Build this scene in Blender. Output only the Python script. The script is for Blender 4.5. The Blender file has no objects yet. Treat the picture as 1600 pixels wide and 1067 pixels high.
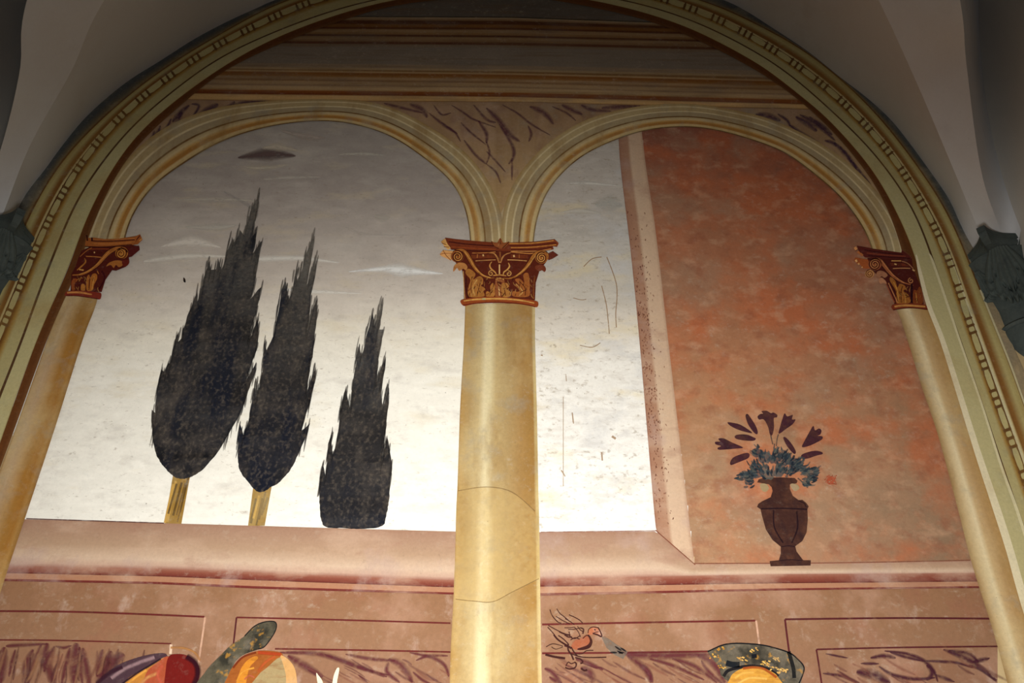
import bpy, bmesh, math, random
import numpy as np
from mathutils import Vector, Matrix, noise
from mathutils.geometry import tessellate_polygon

random.seed(7)
sc = bpy.context.scene
COL = sc.collection

# ------------------------------------------------------------------ camera, world, lamps, exposure
F = 1280.0; DIST = 3.4; EYE = 1.6
PITCH = math.atan(F/2033.0); ROLL = math.radians(0.6)
fw = Vector((0, math.cos(PITCH), math.sin(PITCH)))
up0 = Vector((0, -math.sin(PITCH), math.cos(PITCH))); rt0 = Vector((1, 0, 0))
rt = rt0*math.cos(ROLL)+up0*math.sin(ROLL)
up = up0*math.cos(ROLL)-rt0*math.sin(ROLL)
cam_d = bpy.data.cameras.new('camera'); cam = bpy.data.objects.new('camera', cam_d); COL.objects.link(cam)
cam_d.sensor_width = 36; cam_d.lens = 36*F/1600.0; cam_d.clip_start = 0.05
m = Matrix((rt, up, -fw)).transposed().to_4x4(); m.translation = Vector((0, -DIST, EYE))
cam.matrix_world = m
sc.camera = cam

world = bpy.data.worlds.new('world'); sc.world = world; world.use_nodes = True
world.node_tree.nodes['Background'].inputs[0].default_value = (0.75, 0.85, 1.0, 1)
world.node_tree.nodes['Background'].inputs[1].default_value = 0.045

def aim(o, src, dst):
    o.location = src
    o.rotation_euler = (Vector(dst)-Vector(src)).to_track_quat('-Z', 'Y').to_euler()
# floodlight standing low in the room, aimed at the lower middle of the painting
sd = bpy.data.lights.new('floodlight', 'SPOT'); spot = bpy.data.objects.new('floodlight', sd); COL.objects.link(spot)
sd.energy = 740; sd.color = (1.0, 0.97, 0.92); sd.spot_size = math.radians(88); sd.spot_blend = 1.0; sd.shadow_soft_size = 0.25
aim(spot, (-0.05, -3.0, 1.3), (-0.05, 0, 2.30)); spot.scale = (1.45, 1, 1)
# weak cool fill lamp, added in the unseen opening behind the viewer
ad = bpy.data.lights.new('fill_light', 'AREA'); area = bpy.data.objects.new('fill_light', ad); COL.objects.link(area)
ad.energy = 22; ad.color = (0.86, 0.92, 1.0); ad.shape = 'RECTANGLE'; ad.size = 2.4; ad.size_y = 2.4
aim(area, (0.0, -6.9, 1.6), (0, 0, 3.2))
vs = sc.view_settings
vs.view_transform = 'Standard'; vs.look = 'None'; vs.gamma = 1.0; vs.use_curve_mapping = False
vs.exposure = 0.0

# ------------------------------------------------------------------ helpers
def ray(px, py):
    return fw+rt*((px-800)/F)+up*((533.5-py)/F)
def W(px, py):                                  # a point of the painted wall (plane y = 0)
    d = ray(px, py); t = DIST/d.y
    return Vector((t*d.x, 0, EYE+t*d.z))
def lin(c):
    out = []
    for v in c[:3]:
        v /= 255.0
        out.append(v/12.92 if v <= 0.04045 else ((v+0.055)/1.055)**2.4)
    return tuple(out)
def rgba(c):
    return lin(c)+((c[3] if len(c) > 3 else 1.0),)
def T(x0, y0, s, pts):
    return [(x0+p[0]/s, y0+p[1]/s) for p in pts]
def smooth(pts, n=8, closed=False):
    P = [np.array(p, float) for p in pts]; out = []; k = len(P)
    rng = range(k) if closed else range(k-1)
    for i in rng:
        if closed: a, b, c, d = P[(i-1) % k], P[i], P[(i+1) % k], P[(i+2) % k]
        else: a, b, c, d = P[max(i-1, 0)], P[i], P[i+1], P[min(i+2, k-1)]
        for j in range(n):
            t = j/n
            out.append(tuple(0.5*((2*b)+(c-a)*t+(2*a-5*b+4*c-d)*t*t+(3*b-a-3*c+d)*t**3)))
    if not closed: out.append(tuple(P[-1]))
    return out

XC = 2.56; XL = -2.70; ZT = 7.7; YB = -7.0
TICK = [0]
def depth(layer):
    TICK[0] += 1
    return -(0.0015+layer*0.0012+TICK[0]*0.00001)

class MB:
    def __init__(s): s.v = []; s.f = []; s.c = []
    def add(s, v, f, c):
        o = len(s.v); s.v += v; s.f += [tuple(i+o for i in q) for q in f]; s.c += c
    def build(s, name, mat, parent=None, label=None, flip=True, smooth_=False):
        me = bpy.data.meshes.new(name); me.from_pydata([tuple(p) for p in s.v], [], s.f)
        if s.c:
            at = me.color_attributes.new('Col', 'FLOAT_COLOR', 'POINT')
            at.data.foreach_set('color', np.array(s.c, dtype=np.float32).ravel())
        me.materials.append(mat)
        if smooth_:
            me.polygons.foreach_set('use_smooth', [True]*len(me.polygons))
        me.update()
        o = bpy.data.objects.new(name, me); COL.objects.link(o)
        if parent is not None: o.parent = parent
        if label: o['label'] = label
        return o
def empty(name, parent=None, label=None, loc=(0, 0, 0)):
    o = bpy.data.objects.new(name, None); COL.objects.link(o); o.location = loc; o.empty_display_size = 0.1
    if parent is not None: o.parent = parent
    if label: o['label'] = label
    return o
def put(px, py, y):
    p = W(px, py); return (min(max(p.x, XL+.004), XC-.004), y, p.z)

def face_room(vs_, fs):                          # make every face look into the room (-y)
    out = []
    for f in fs:
        a, b, c = (Vector(vs_[i]) for i in f[:3])
        n = (b-a).cross(c-a)
        out.append(tuple(reversed(f)) if n.y > 0 else f)
    return out
def add_poly(mb, pts, col, y):
    v = [put(p[0], p[1], y) for p in pts]
    tri = tessellate_polygon([[Vector((p[0], p[1], 0)) for p in pts]])
    cs = [rgba(col(*p)) if callable(col) else rgba(col) for p in pts]
    mb.add(v, face_room(v, [tuple(t) for t in tri]), cs)
def add_band(mb, A, B, stops, y):                # quads between polylines A and B, colour stops across
    n = len(A); v = []; c = []; f = []
    for t, colr in stops:
        for i in range(n):
            v.append(put(A[i][0]*(1-t)+B[i][0]*t, A[i][1]*(1-t)+B[i][1]*t, y))
            c.append(rgba(colr(A[i][0]*(1-t)+B[i][0]*t, A[i][1]*(1-t)+B[i][1]*t)) if callable(colr) else rgba(colr))
    for r in range(len(stops)-1):
        if stops[r+1][0]-stops[r][0] < 1e-6: continue
        for i in range(n-1):
            f.append((r*n+i, r*n+i+1, (r+1)*n+i+1, (r+1)*n+i))
    mb.add(v, face_room(v, f), c)
def add_stroke(mb, pts, w, col, y, soft=0.0, n=6, taper=False):
    P = smooth(pts, n) if len(pts) > 2 else [tuple(np.array(pts[0])*(1-k/4)+np.array(pts[1])*k/4) for k in range(5)]
    P = np.array(P, float); k = len(P)
    ws = np.interp(np.linspace(0, 1, k), np.linspace(0, 1, len(w)), w) if isinstance(w, (list, tuple)) else np.full(k, float(w))
    if taper:
        ws = ws*np.sin(np.pi*np.clip(np.linspace(0.04, 0.96, k), 0, 1))**0.6
    tan = np.gradient(P, axis=0); L = np.hypot(tan[:, 0], tan[:, 1])+1e-9
    nx, ny = -tan[:, 1]/L, tan[:, 0]/L
    A = [(P[i, 0]+nx[i]*ws[i]/2, P[i, 1]+ny[i]*ws[i]/2) for i in range(k)]
    B = [(P[i, 0]-nx[i]*ws[i]/2, P[i, 1]-ny[i]*ws[i]/2) for i in range(k)]
    a = col[3] if len(col) > 3 else 1.0
    c3 = tuple(col[:3])
    if soft > 0:
        add_band(mb, A, B, [(0, c3+(0.0,)), (soft, c3+(a,)), (1-soft, c3+(a,)), (1, c3+(0.0,))], y)
    else:
        add_band(mb, A, B, [(0, c3+(a,)), (1, c3+(a,))], y)

# ------------------------------------------------------------------ materials
def paint(name, tints=(), fine=0.12, speck=0.0, dust=0.3, rough=0.88, bump=0.15, alpha=False, wear=0.0, wearscale=(30, 1, 30)):
    """limewash / fresco pigment: vertex colour of the pigment + procedural mottling"""
    mt = bpy.data.materials.new(name); mt.use_nodes = True
    nt = mt.node_tree; N = nt.nodes; L = nt.links; N.clear()
    out = N.new('ShaderNodeOutputMaterial'); bs = N.new('ShaderNodeBsdfPrincipled')
    bs.inputs['Roughness'].default_value = rough; bs.inputs['Specular IOR Level'].default_value = 0.15
    L.new(bs.outputs[0], out.inputs[0])
    at = N.new('ShaderNodeAttribute'); at.attribute_name = 'Col'
    tc = N.new('ShaderNodeTexCoord')
    col = at.outputs['Color']
    def noise_n(scale, st, det=6, ro=0.6):
        mp = N.new('ShaderNodeMapping'); mp.inputs['Scale'].default_value = (st[0], 1, st[1])
        mp.inputs['Location'].default_value = (random.random()*9, random.random()*9, random.random()*9)
        L.new(tc.outputs['Object'], mp.inputs[0])
        nz = N.new('ShaderNodeTexNoise'); nz.inputs['Scale'].default_value = scale
        nz.inputs['Detail'].default_value = det; nz.inputs['Roughness'].default_value = ro
        L.new(mp.outputs[0], nz.inputs['Vector']); return nz.outputs['Fac']
    def rng(sock, lo, hi, a, b):
        r = N.new('ShaderNodeMapRange'); r.clamp = True
        r.inputs[1].default_value = lo; r.inputs[2].default_value = hi
        r.inputs[3].default_value = a; r.inputs[4].default_value = b
        L.new(sock, r.inputs[0]); return r.outputs[0]
    def mix(fac, a, b, mode='MIX'):
        x = N.new('ShaderNodeMix'); x.data_type = 'RGBA'; x.blend_type = mode
        if isinstance(fac, float): x.inputs[0].default_value = fac
        else: L.new(fac, x.inputs[0])
        L.new(a, x.inputs[6])
        if isinstance(b, tuple): x.inputs[7].default_value = b
        else: L.new(b, x.inputs[7])
        return x.outputs[2]
    for c, s, sca, st, lo, hi in tints:
        col = mix(rng(noise_n(sca, st), lo, hi, 0.0, s), col, lin(c)+(1,))
    if dust > 0:
        d1 = rng(noise_n(26, (1, 1.3), 8, .75), .55, .7, 0, 1); d2 = rng(noise_n(1.6, (1, 1), 3), .38, .62, .25, 1)
        mm = N.new('ShaderNodeMath'); mm.operation = 'MULTIPLY'; L.new(d1, mm.inputs[0]); L.new(d2, mm.inputs[1])
        m2 = N.new('ShaderNodeMath'); m2.operation = 'MULTIPLY'; m2.inputs[1].default_value = dust; L.new(mm.outputs[0], m2.inputs[0])
        col = mix(m2.outputs[0], col, lin((204, 192, 172))+(1,))
        d3 = rng(noise_n(34, (1.5, 1), 8, .75), .58, .72, 0, dust*.8); col = mix(d3, col, lin((88, 70, 54))+(1,))
    fn = noise_n(75, (1, 1), 8, 0.75)
    hv = N.new('ShaderNodeHueSaturation'); hv.inputs['Saturation'].default_value = 1
    L.new(rng(fn, 0.3, 0.7, 1-fine, 1+fine), hv.inputs['Value']); L.new(col, hv.inputs['Color']); col = hv.outputs[0]
    if speck > 0:
        for sca, th in ((16, 0.055), (34, 0.07)):
            vo = N.new('ShaderNodeTexVoronoi'); vo.inputs['Scale'].default_value = sca
            L.new(tc.outputs['Object'], vo.inputs['Vector'])
            a = rng(vo.outputs['Distance'], th*0.6, th, 1.0, 0.0)
            b = rng(noise_n(3.0, (1, 1)), 0.5, 0.6, 0.0, speck)
            mm = N.new('ShaderNodeMath'); mm.operation = 'MULTIPLY'; L.new(a, mm.inputs[0]); L.new(b, mm.inputs[1])
            col = mix(mm.outputs[0], col, lin((95, 80, 62))+(1,))
    L.new(col, bs.inputs['Base Color'])
    if bump > 0:
        bp = N.new('ShaderNodeBump'); bp.inputs['Strength'].default_value = bump; bp.inputs['Distance'].default_value = 0.004
        L.new(noise_n(38, (1, 1), 6, 0.65), bp.inputs['Height']); L.new(bp.outputs[0], bs.inputs['Normal'])
    if alpha:
        a = at.outputs['Alpha']
        if wear > 0:
            w = rng(noise_n(wearscale[0], (wearscale[1], wearscale[2])), 0.5, 0.66, 1.0, 1.0-wear)
            mm = N.new('ShaderNodeMath'); mm.operation = 'MULTIPLY'; L.new(a, mm.inputs[0]); L.new(w, mm.inputs[1]); a = mm.outputs[0]
        L.new(a, bs.inputs['Alpha'])
    return mt

GREY = (150, 145, 138)
M_sky = paint('sky_pigment', dust=0.22, tints=[((226, 220, 208), .32, 2.2, (1, 2.6), .5, .72), ((214, 198, 160), .3, 3.4, (1, 3), .55, .7), ((176, 168, 160), .3, 8, (1, 2), .54, .7), ((140, 124, 104), .45, 28, (1, 2.4), .62, .72)], fine=.05, speck=.75)
M_sky2 = paint('rough_sky_pigment', dust=.3, tints=[((206, 200, 190), .5, 14, (1, 2.6), .5, .66), ((226, 206, 150), .4, 2.4, (1, 2.6), .52, .66), ((150, 134, 112), .55, 34, (1, 1.5), .58, .7), ((196, 196, 196), .5, 5, (1, 1.4), .52, .68)], fine=.06, speck=.9, bump=.3)
M_ochre = paint('ochre_pigment', [((206, 188, 140), .35, 2.5, (1.5, 1), .48, .66), ((146, 112, 62), .5, 5, (1.8, .5), .5, .68), ((150, 146, 134), .35, 9, (1, 1), .55, .7)], fine=.10, speck=.5)
M_border = paint('border_pigment', [((160, 122, 60), .35, 3.0, (1, 1), .5, .7), ((140, 140, 120), .35, 7, (1, 1), .56, .72)], fine=.10, speck=.3)
M_orange = paint('terracotta_pigment', [((180, 98, 60), .66, 2.6, (1, 1.2), .47, .62), ((152, 122, 98), .55, 3.3, (1, 1), .5, .64), ((196, 154, 122), .4, 9, (1, 1.4), .52, .66), ((136, 78, 56), .45, 12, (1, 1.3), .52, .68)], fine=.09, speck=.35)
M_pink = paint('pink_pigment', [((198, 168, 144), .4, 3.5, (1, 2.5), .5, .66), ((152, 110, 92), .35, 6, (1, 2), .55, .7), ((176, 150, 140), .5, 4.4, (1, 1), .55, .68)], fine=.08, speck=.35)
M_dado = paint('dado_pigment', [((178, 140, 118), .5, 3.0, (1, 1), .5, .66), ((144, 92, 72), .4, 5, (1, 1), .53, .68), ((190, 165, 150), .45, 7, (1.6, 1), .6, .72)], fine=.09, speck=.3)
M_brown = paint('dark_brown_pigment', dust=0.1, tints=[((120, 70, 30), .35, 12, (1, 1), .5, .7)], fine=.15)
M_crown = paint('cypress_pigment', dust=0.0, tints=[((86, 78, 70), .5, 7, (1.4, .9), .48, .68), ((16, 22, 36), .8, 4.5, (2.4, .5), .47, .62), ((120, 108, 94), .34, 50, (1.2, 1), .5, .7), ((16, 18, 24), .4, 34, (.9, 1.5), .52, .68)], fine=.3, alpha=True, wear=.0)
M_wash = paint('thin_wash', dust=0, tints=[((150, 130, 118), .25, 20, (1, 1), .5, .7)], fine=.12, alpha=True, wear=.55, wearscale=(38, 1, 1))
M_cloud = paint('cloud_pigment', [], dust=0, bump=0, fine=.06, alpha=True, wear=.4, wearscale=(24, 1, 2.5))
M_line = paint('thin_line', dust=0, tints=[], fine=.15, alpha=True, wear=.4, wearscale=(30, 1, 1))
M_cap = paint('capital_pigment', dust=0.12, tints=[((70, 25, 15), .3, 30, (1, 1), .5, .7)], fine=.16)
M_top = paint('entablature_pigment', [((120, 110, 100), .4, 3, (.8, 3), .5, .66), ((110, 78, 45), .35, 4, (.5, 8), .5, .68)], fine=.10, speck=.3)
M_marble = paint('marble_pigment', [((180, 150, 125), .5, 5, (1, 1), .5, .65), ((120, 85, 85), .3, 7, (1.6, .8), .54, .68), ((150, 145, 130), .4, 6, (1, 1), .56, .7)], fine=.08)
M_hair = paint('hair_pigment', dust=0.1, tints=[((120, 60, 20), .4, 22, (1, 3), .5, .68)], fine=.12)
M_cloth = paint('drapery_pigment', dust=0.1, tints=[((60, 5, 10), .3, 9, (1, 1), .5, .7)], fine=.12)
M_halo = paint('halo_pigment', dust=0.15, tints=[((30, 30, 26), .8, 9, (1, 1), .46, .6), ((120, 110, 96), .5, 14, (1, 1), .52, .66), ((180, 130, 50), .6, 34, (1, 1), .58, .66)], fine=.18, alpha=True)
M_urn = paint('urn_pigment', dust=0.12, tints=[((92, 58, 42), .5, 26, (1, 1), .48, .66), ((38, 22, 28), .5, 12, (1.6, .8), .5, .66)], fine=.22)
M_leaf = paint('foliage_pigment', dust=0, tints=[((120, 130, 125), .3, 30, (1, 1), .5, .7)], fine=.25, alpha=True, wear=.35, wearscale=(40, 1, 1))
M_grey = paint('bare_plaster', [((96, 96, 90), .35, 7, (1, 1), .45, .62), ((150, 138, 115), .5, 5, (1, 1), .52, .66)], fine=.2, bump=.4)
M_white = paint('limewash', dust=0, tints=[((196, 190, 184), .5, 1.3, (1, 1), .45, .7), ((170, 160, 155), .3, 3, (1, 1), .58, .75)], fine=.025, speck=.12, bump=.08)
M_stone = paint('grey_stone', dust=0, tints=[((84, 90, 86), .5, 8, (1, 1), .45, .65), ((44, 48, 52), .4, 20, (1, 1), .5, .7)], fine=.15, rough=.8, bump=.3)
M_floor = paint('terracotta_tile', dust=0, tints=[((120, 80, 60), .4, 2, (1, 1), .45, .65)], fine=.1)
M_stuccow = paint('room_plaster', dust=0, tints=[((180, 172, 160), .3, 1.3, (1, 1), .45, .7)], fine=.03, bump=.1)


def simple(name, verts, faces, mat, col, parent=None, kind=None, smooth_=False):
    mb = MB(); mb.add([tuple(v) for v in verts], faces, [rgba(col)]*len(verts))
    o = mb.build(name, mat, parent, smooth_=smooth_)
    if kind: o['kind'] = kind
    return o
def box_m(name, a, b, mat, col, parent=None, kind=None):
    x0, y0, z0 = a; x1, y1, z1 = b
    v = [(x0, y0, z0), (x1, y0, z0), (x1, y1, z0), (x0, y1, z0), (x0, y0, z1), (x1, y0, z1), (x1, y1, z1), (x0, y1, z1)]
    f = [(0, 3, 2, 1), (4, 5, 6, 7), (0, 1, 5, 4), (1, 2, 6, 5), (2, 3, 7, 6), (3, 0, 4, 7)]
    return simple(name, v, f, mat, col, parent, kind)

# ------------------------------------------------------------------ the room
box_m('floor', (XL-.3, YB-.3, -.15), (XC+.3, .3, 0), M_floor, (150, 110, 85), kind='structure')
box_m('wall_back', (XL-.3, 0, 0), (XC+.3, .3, ZT), M_stuccow, (196, 172, 128), kind='structure')
box_m('wall_right', (XC, YB, 0), (XC+.3, 0, ZT), M_stuccow, (205, 200, 190), kind='structure')
box_m('wall_left', (XL-.3, YB, 0), (XL, 0, ZT), M_stuccow, (205, 200, 190), kind='structure')
# wall behind the viewer with a big opening added to let light in
mb = MB()
for a, b in (((XL, YB-.3, 0), (-1.2, YB, ZT)), ((1.2, YB-.3, 0), (XC, YB, ZT)), ((-1.2, YB-.3, 0), (1.2, YB, .5)), ((-1.2, YB-.3, 2.9), (1.2, YB, ZT))):
    x0, y0, z0 = a; x1, y1, z1 = b
    v = [(x0, y0, z0), (x1, y0, z0), (x1, y1, z0), (x0, y1, z0), (x0, y0, z1), (x1, y0, z1), (x1, y1, z1), (x0, y1, z1)]
    mb.add(v, [(0, 3, 2, 1), (4, 5, 6, 7), (0, 1, 5, 4), (1, 2, 6, 5), (2, 3, 7, 6), (3, 0, 4, 7)], [rgba((205, 200, 190))]*8)
mb.build('wall_front', M_stuccow)['kind'] = 'structure'

# edge of the painted lunette where the vault leaves the wall
E0 = [(-340, 1175), (-200, 840), (-60, 520), (0, 385), (21, 344), (41, 305), (71, 266), (97, 230), (137, 182), (195, 132), (250, 97), (300, 65), (350, 38), (400, 15), (435, 0), (520, -30), (640, -52), (780, -60), (920, -50), (1035, -28), (1125, 0), (1162, 17), (1200, 41), (1262, 82), (1312, 122), (1355, 155), (1390, 187), (1417, 220), (1450, 265), (1482, 312), (1500, 352), (1512, 377), (1535, 420), (1567, 520), (1600, 590), (1660, 720), (1950, 1310)]
# groin curves: pixel + distance from the wall
def at_depth(px, py, dep):
    d = ray(px, py); t = (DIST-dep)/d.y
    return Vector((t*d.x, -dep, EYE+t*d.z))
def curve3(pts, n=10):
    P = [np.array(p, float) for p in pts]; out = []; k = len(P)
    for i in range(k-1):
        a, b, c, d = P[max(i-1, 0)], P[i], P[i+1], P[min(i+2, k-1)]
        for j in range(n):
            t = j/n; out.append(Vector(0.5*((2*b)+(c-a)*t+(2*a-5*b+4*c-d)*t*t+(3*b-a-3*c+d)*t**3)))
    out.append(Vector(P[-1])); return out
def resample3(P, n):
    P = np.array([tuple(p) for p in P]); s = np.concatenate([[0], np.cumsum(np.linalg.norm(np.diff(P, axis=0), axis=1))])
    q = np.linspace(0, s[-1], n); return [Vector((np.interp(a, s, P[:, 0]), np.interp(a, s, P[:, 1]), np.interp(a, s, P[:, 2]))) for a in q]
APX = Vector((0, -2.8, 6.5))
gA_R = [at_depth(1548, 400, .08), at_depth(1527, 354, .12), at_depth(1490, 265, .29), at_depth(1437, 140, .52), at_depth(1373, 0, .82)]
gA_R += [Vector((1.45, -1.25, 5.75)), Vector((.95, -1.8, 6.2)), Vector((.45, -2.3, 6.42)), APX]
gA_L = [at_depth(-20, 390, .08), at_depth(3, 338, .12), at_depth(48, 225, .31), at_depth(112, 110, .54), at_depth(163, 0, .82)]
gA_L += [Vector((-1.55, -1.25, 5.75)), Vector((-1.0, -1.8, 6.2)), Vector((-.5, -2.3, 6.42)), APX]
gB_R = [at_depth(1585, 410, .12), at_depth(1566, 366, .18), at_depth(1533, 267, .40), at_depth(1510, 100, .74), at_depth(1500, 0, 1.0), Vector((1.85, -1.5, 5.55)), Vector((1.5, -2.1, 6.0)), Vector((1.0, -2.8, 6.35)), Vector((.6, -3.4, 6.5))]
gB_L = [at_depth(-62, 390, .12), at_depth(-40, 345, .18), at_depth(2, 230, .42), at_depth(31, 110, .74), at_depth(42, 0, 1.0), Vector((-1.95, -1.5, 5.55)), Vector((-1.6, -2.1, 6.0)), Vector((-1.1, -2.8, 6.35)), Vector((-.6, -3.4, 6.5))]
def ruled(name, A, B, bulge=0.0, rows=8, kind='structure', col=(208, 210, 212)):
    n = len(A); v = []; f = []
    for r in range(rows+1):
        t = r/rows
        for i in range(n):
            p = A[i].lerp(B[i], t)
            p = p+Vector((0, 0, bulge*math.sin(math.pi*t)*(i/(n-1))))
            v.append(tuple(p))
    for r in range(rows):
        for i in range(n-1):
            f.append((r*n+i, r*n+i+1, (r+1)*n+i+1, (r+1)*n+i))
    o = simple(name, v, f, M_white, col, kind=kind, smooth_=True)
    return o
NA = 90
half = [p for p in smooth(E0[2:34], 6)]
arch3 = [W(*p) for p in half]
topi = max(range(len(arch3)), key=lambda i: arch3[i].z)
archL = resample3(arch3[6:topi+1], NA); archR = resample3(list(reversed(arch3[topi:])), NA)
# arch starts at the corner for both halves
def start_at(P, q, n):
    i = min(range(len(P)), key=lambda k: (P[k]-q).length); return resample3(P[i:], n)
archL = start_at(archL, W(0, 385), NA); archR = start_at(archR, W(1532, 416), NA)
AR = resample3(curve3(gA_R), NA); AL = resample3(curve3(gA_L), NA)
BR = resample3(curve3(gB_R), NA); BL = resample3(curve3(gB_L), NA)
vault = empty('ceiling'); vault['kind'] = 'structure'
def pv(o, nm):
    o.name = nm; o.parent = vault; del o['kind']
pv(ruled('vault_cell', archR, AR, .0), 'vault_cell'); pv(ruled('vault_cell', archL, AL, .0), 'vault_cell')
pv(ruled('pendentive', AR, BR, .0), 'pendentive'); pv(ruled('pendentive', AL, BL, .0), 'pendentive')
def side_arch(x, s):
    out = []
    for i in range(NA):
        a = math.pi/2*i/(NA-1)
        out.append(Vector((x, -.22-3.28*(1-math.cos(a)), 4.3+2.9*math.sin(a))))
    return out
pv(ruled('side_cell', BR, side_arch(XC, 1), .0), 'side_cell'); pv(ruled('side_cell', BL, side_arch(XL, -1), .0), 'side_cell')
box_m('light_block_1', (XL, YB, ZT-.02), (XC, 0, ZT+.2), M_white, (214, 210, 206), kind='structure')  # unseen slab added over the vault to stop world light from above

# ------------------------------------------------------------------ the fresco: one painted surface, its painted elements are its parts
fresco = empty('fresco', None, None, (0, 0, 0))
fresco['label'] = 'faded wall painting of cypresses, columns and a vase filling the arched end wall'
fresco['category'] = 'fresco'

def field(name, x0, x1, y0, y1, step, colf, mat, layer, parent, label=None, inside=None):
    nx = int((x1-x0)/step)+1; ny = int((y1-y0)/step)+1; yy = depth(layer)
    v = []; c = []; f = []
    for j in range(ny):
        for i in range(nx):
            px, py = x0+i*step, y0+j*step
            v.append(put(px, py, yy)); c.append(rgba(colf(px, py)))
    for j in range(ny-1):
        for i in range(nx-1):
            if inside and not inside(x0+(i+.5)*step, y0+(j+.5)*step): continue
            f.append((j*nx+i, (j+1)*nx+i, (j+1)*nx+i+1, j*nx+i+1))
    mb = MB(); mb.add(v, face_room(v, f[:1]) and f, c)
    return mb.build(name, mat, parent, label)
def grad(stops, t):
    if t <= stops[0][0]: return stops[0][1]
    for (a, ca), (b, cb) in zip(stops, stops[1:]):
        if t <= b:
            k = (t-a)/(b-a); return tuple(ca[i]*(1-k)+cb[i]*k for i in range(3))
    return stops[-1][1]
def fb(px, py, s, sy=1.0, o=0.0):
    return noise.fractal(Vector((px*s+o, py*s*sy+o, o)), 0.8, 2.0, 4)

# --- skies
SKY = [(190, (164, 156, 148)), (300, (168, 158, 150)), (380, (186, 176, 166)), (440, (202, 192, 180)), (470, (214, 205, 192)), (520, (232, 226, 210)), (600, (240, 237, 225)), (840, (240, 238, 228))]
def sky_l(px, py):
    c = grad(SKY, py+12*fb(px, py, .008, 3)); k = 7*fb(px, py, .03, 4, 3)
    return tuple(max(0, min(250, a+k)) for a in c)
SKR = [(190, (186, 178, 168)), (300, (190, 182, 172)), (372, (184, 178, 168)), (376, (192, 186, 175)), (470, (200, 193, 180)), (500, (218, 210, 196)), (560, (236, 233, 224)), (840, (238, 237, 232))]
def sky_r(px, py):
    c = grad(SKR, py+7*fb(px, py, .02, 2, 8)); k = 6*fb(px, py, .03, 4, 5)
    return tuple(max(0, min(252, a+k)) for a in c)
skyl = field('painted_sky', 20, 770, 182, 842, 5, sky_l, M_sky, 0, fresco, 'painted pale sky behind the three cypresses, grey above and white below')
skyr = field('painted_sky', 800, 1080, 182, 842, 5, sky_r, M_sky2, 0, fresco, 'narrow strip of painted sky right of the central column')

def clouds(parent, lst):
    for pts, w, c in lst:
        mb = MB(); add_stroke(mb, pts, [q*1.6 for q in w], c, depth(1), soft=.42, taper=True, n=10); mb.build('painted_cloud', M_cloud, parent)
CW = (236, 232, 222, .8)
clouds(skyl, [([(545, 425), (600, 421), (630, 423), (692, 428)], [3, 9, 17, 4], (240, 240, 236, .95)), ([(360, 407), (410, 405), (470, 404), (530, 411)], [5, 9, 8, 4], CW),
    ([(440, 453), (490, 456), (565, 459)], [9, 7, 3], CW), ([(252, 386), (300, 378), (345, 387)], [5, 18, 4], (234, 226, 214, .85)), ([(225, 409), (290, 401), (355, 401)], [10, 9, 5], (232, 226, 214, .85)),
    ([(372, 247), (420, 241), (462, 244)], [6, 17, 6], (104, 84, 82, .85)), ([(410, 232), (435, 230), (465, 236)], [5, 11, 5], (214, 202, 182, .75)), ([(385, 262), (415, 263), (450, 258)], [4, 6, 4], (216, 206, 186, .7)),
    ([(530, 242), (570, 241), (600, 243)], [3, 5, 3], (212, 206, 192, .7)), ([(410, 281), (450, 278), (500, 277)], [3, 6, 3], (208, 200, 188, .7)), ([(280, 313), (340, 312), (400, 314)], [4, 7, 3], (208, 200, 186, .7)),
    ([(290, 355), (340, 356), (370, 352)], [4, 9, 3], (212, 206, 194, .7)), ([(585, 338), (598, 341), (610, 340)], [8, 10, 5], (205, 198, 186, .5)), ([(540, 355), (570, 366), (640, 368)], [4, 3, 2], (205, 198, 188, .5)),
    ([(440, 205), (480, 214), (508, 216)], [6, 9, 5], (196, 182, 170, .7)), ([(350, 300), (400, 330), (395, 345)], [5, 4, 4], (180, 174, 168, .4))])
clouds(skyr, [([(885, 287), (920, 287), (968, 291)], [3, 5, 3], (220, 216, 206, .9)), ([(875, 333), (905, 330), (940, 334)], [2, 8, 2], (214, 208, 196, .8)), ([(930, 320), (955, 318), (972, 322)], [12, 22, 8], (196, 196, 188, .4))])
# cracks and drips in the right-hand sky plaster
for pts, w in (([(948, 402), (957, 425), (963, 445), (964, 465), (962, 490), (963, 512)], 1.6), ([(940, 447), (947, 475), (950, 500), (952, 522)], 1.5), ([(912, 417), (925, 405), (940, 402)], 1.4), ([(896, 466), (908, 469), (916, 468)], 1.2), ([(906, 540), (925, 543), (938, 536)], 1.4), ([(894, 645), (896, 662)], 2), ([(940, 707), (941, 720)], 2.4), ([(956, 682), (962, 686)], 3.5), ([(880, 620), (880, 760)], 1), ([(877, 735), (883, 745)], 2), ([(845, 555), (848, 556)], 2), ([(884, 585), (885, 596)], 1.2)):
    mb = MB(); add_stroke(mb, pts, w, (168, 138, 106, .7), depth(1)); mb.build('plaster_crack', M_line, skyr)
mb = MB(); add_poly(mb, smooth([(287, 434), (290, 437), (290, 442), (287, 440)], 3, True), (15, 12, 12), depth(1)); mb.build('nail_hole', M_brown, skyl, 'small black hole in the painted sky')

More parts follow.
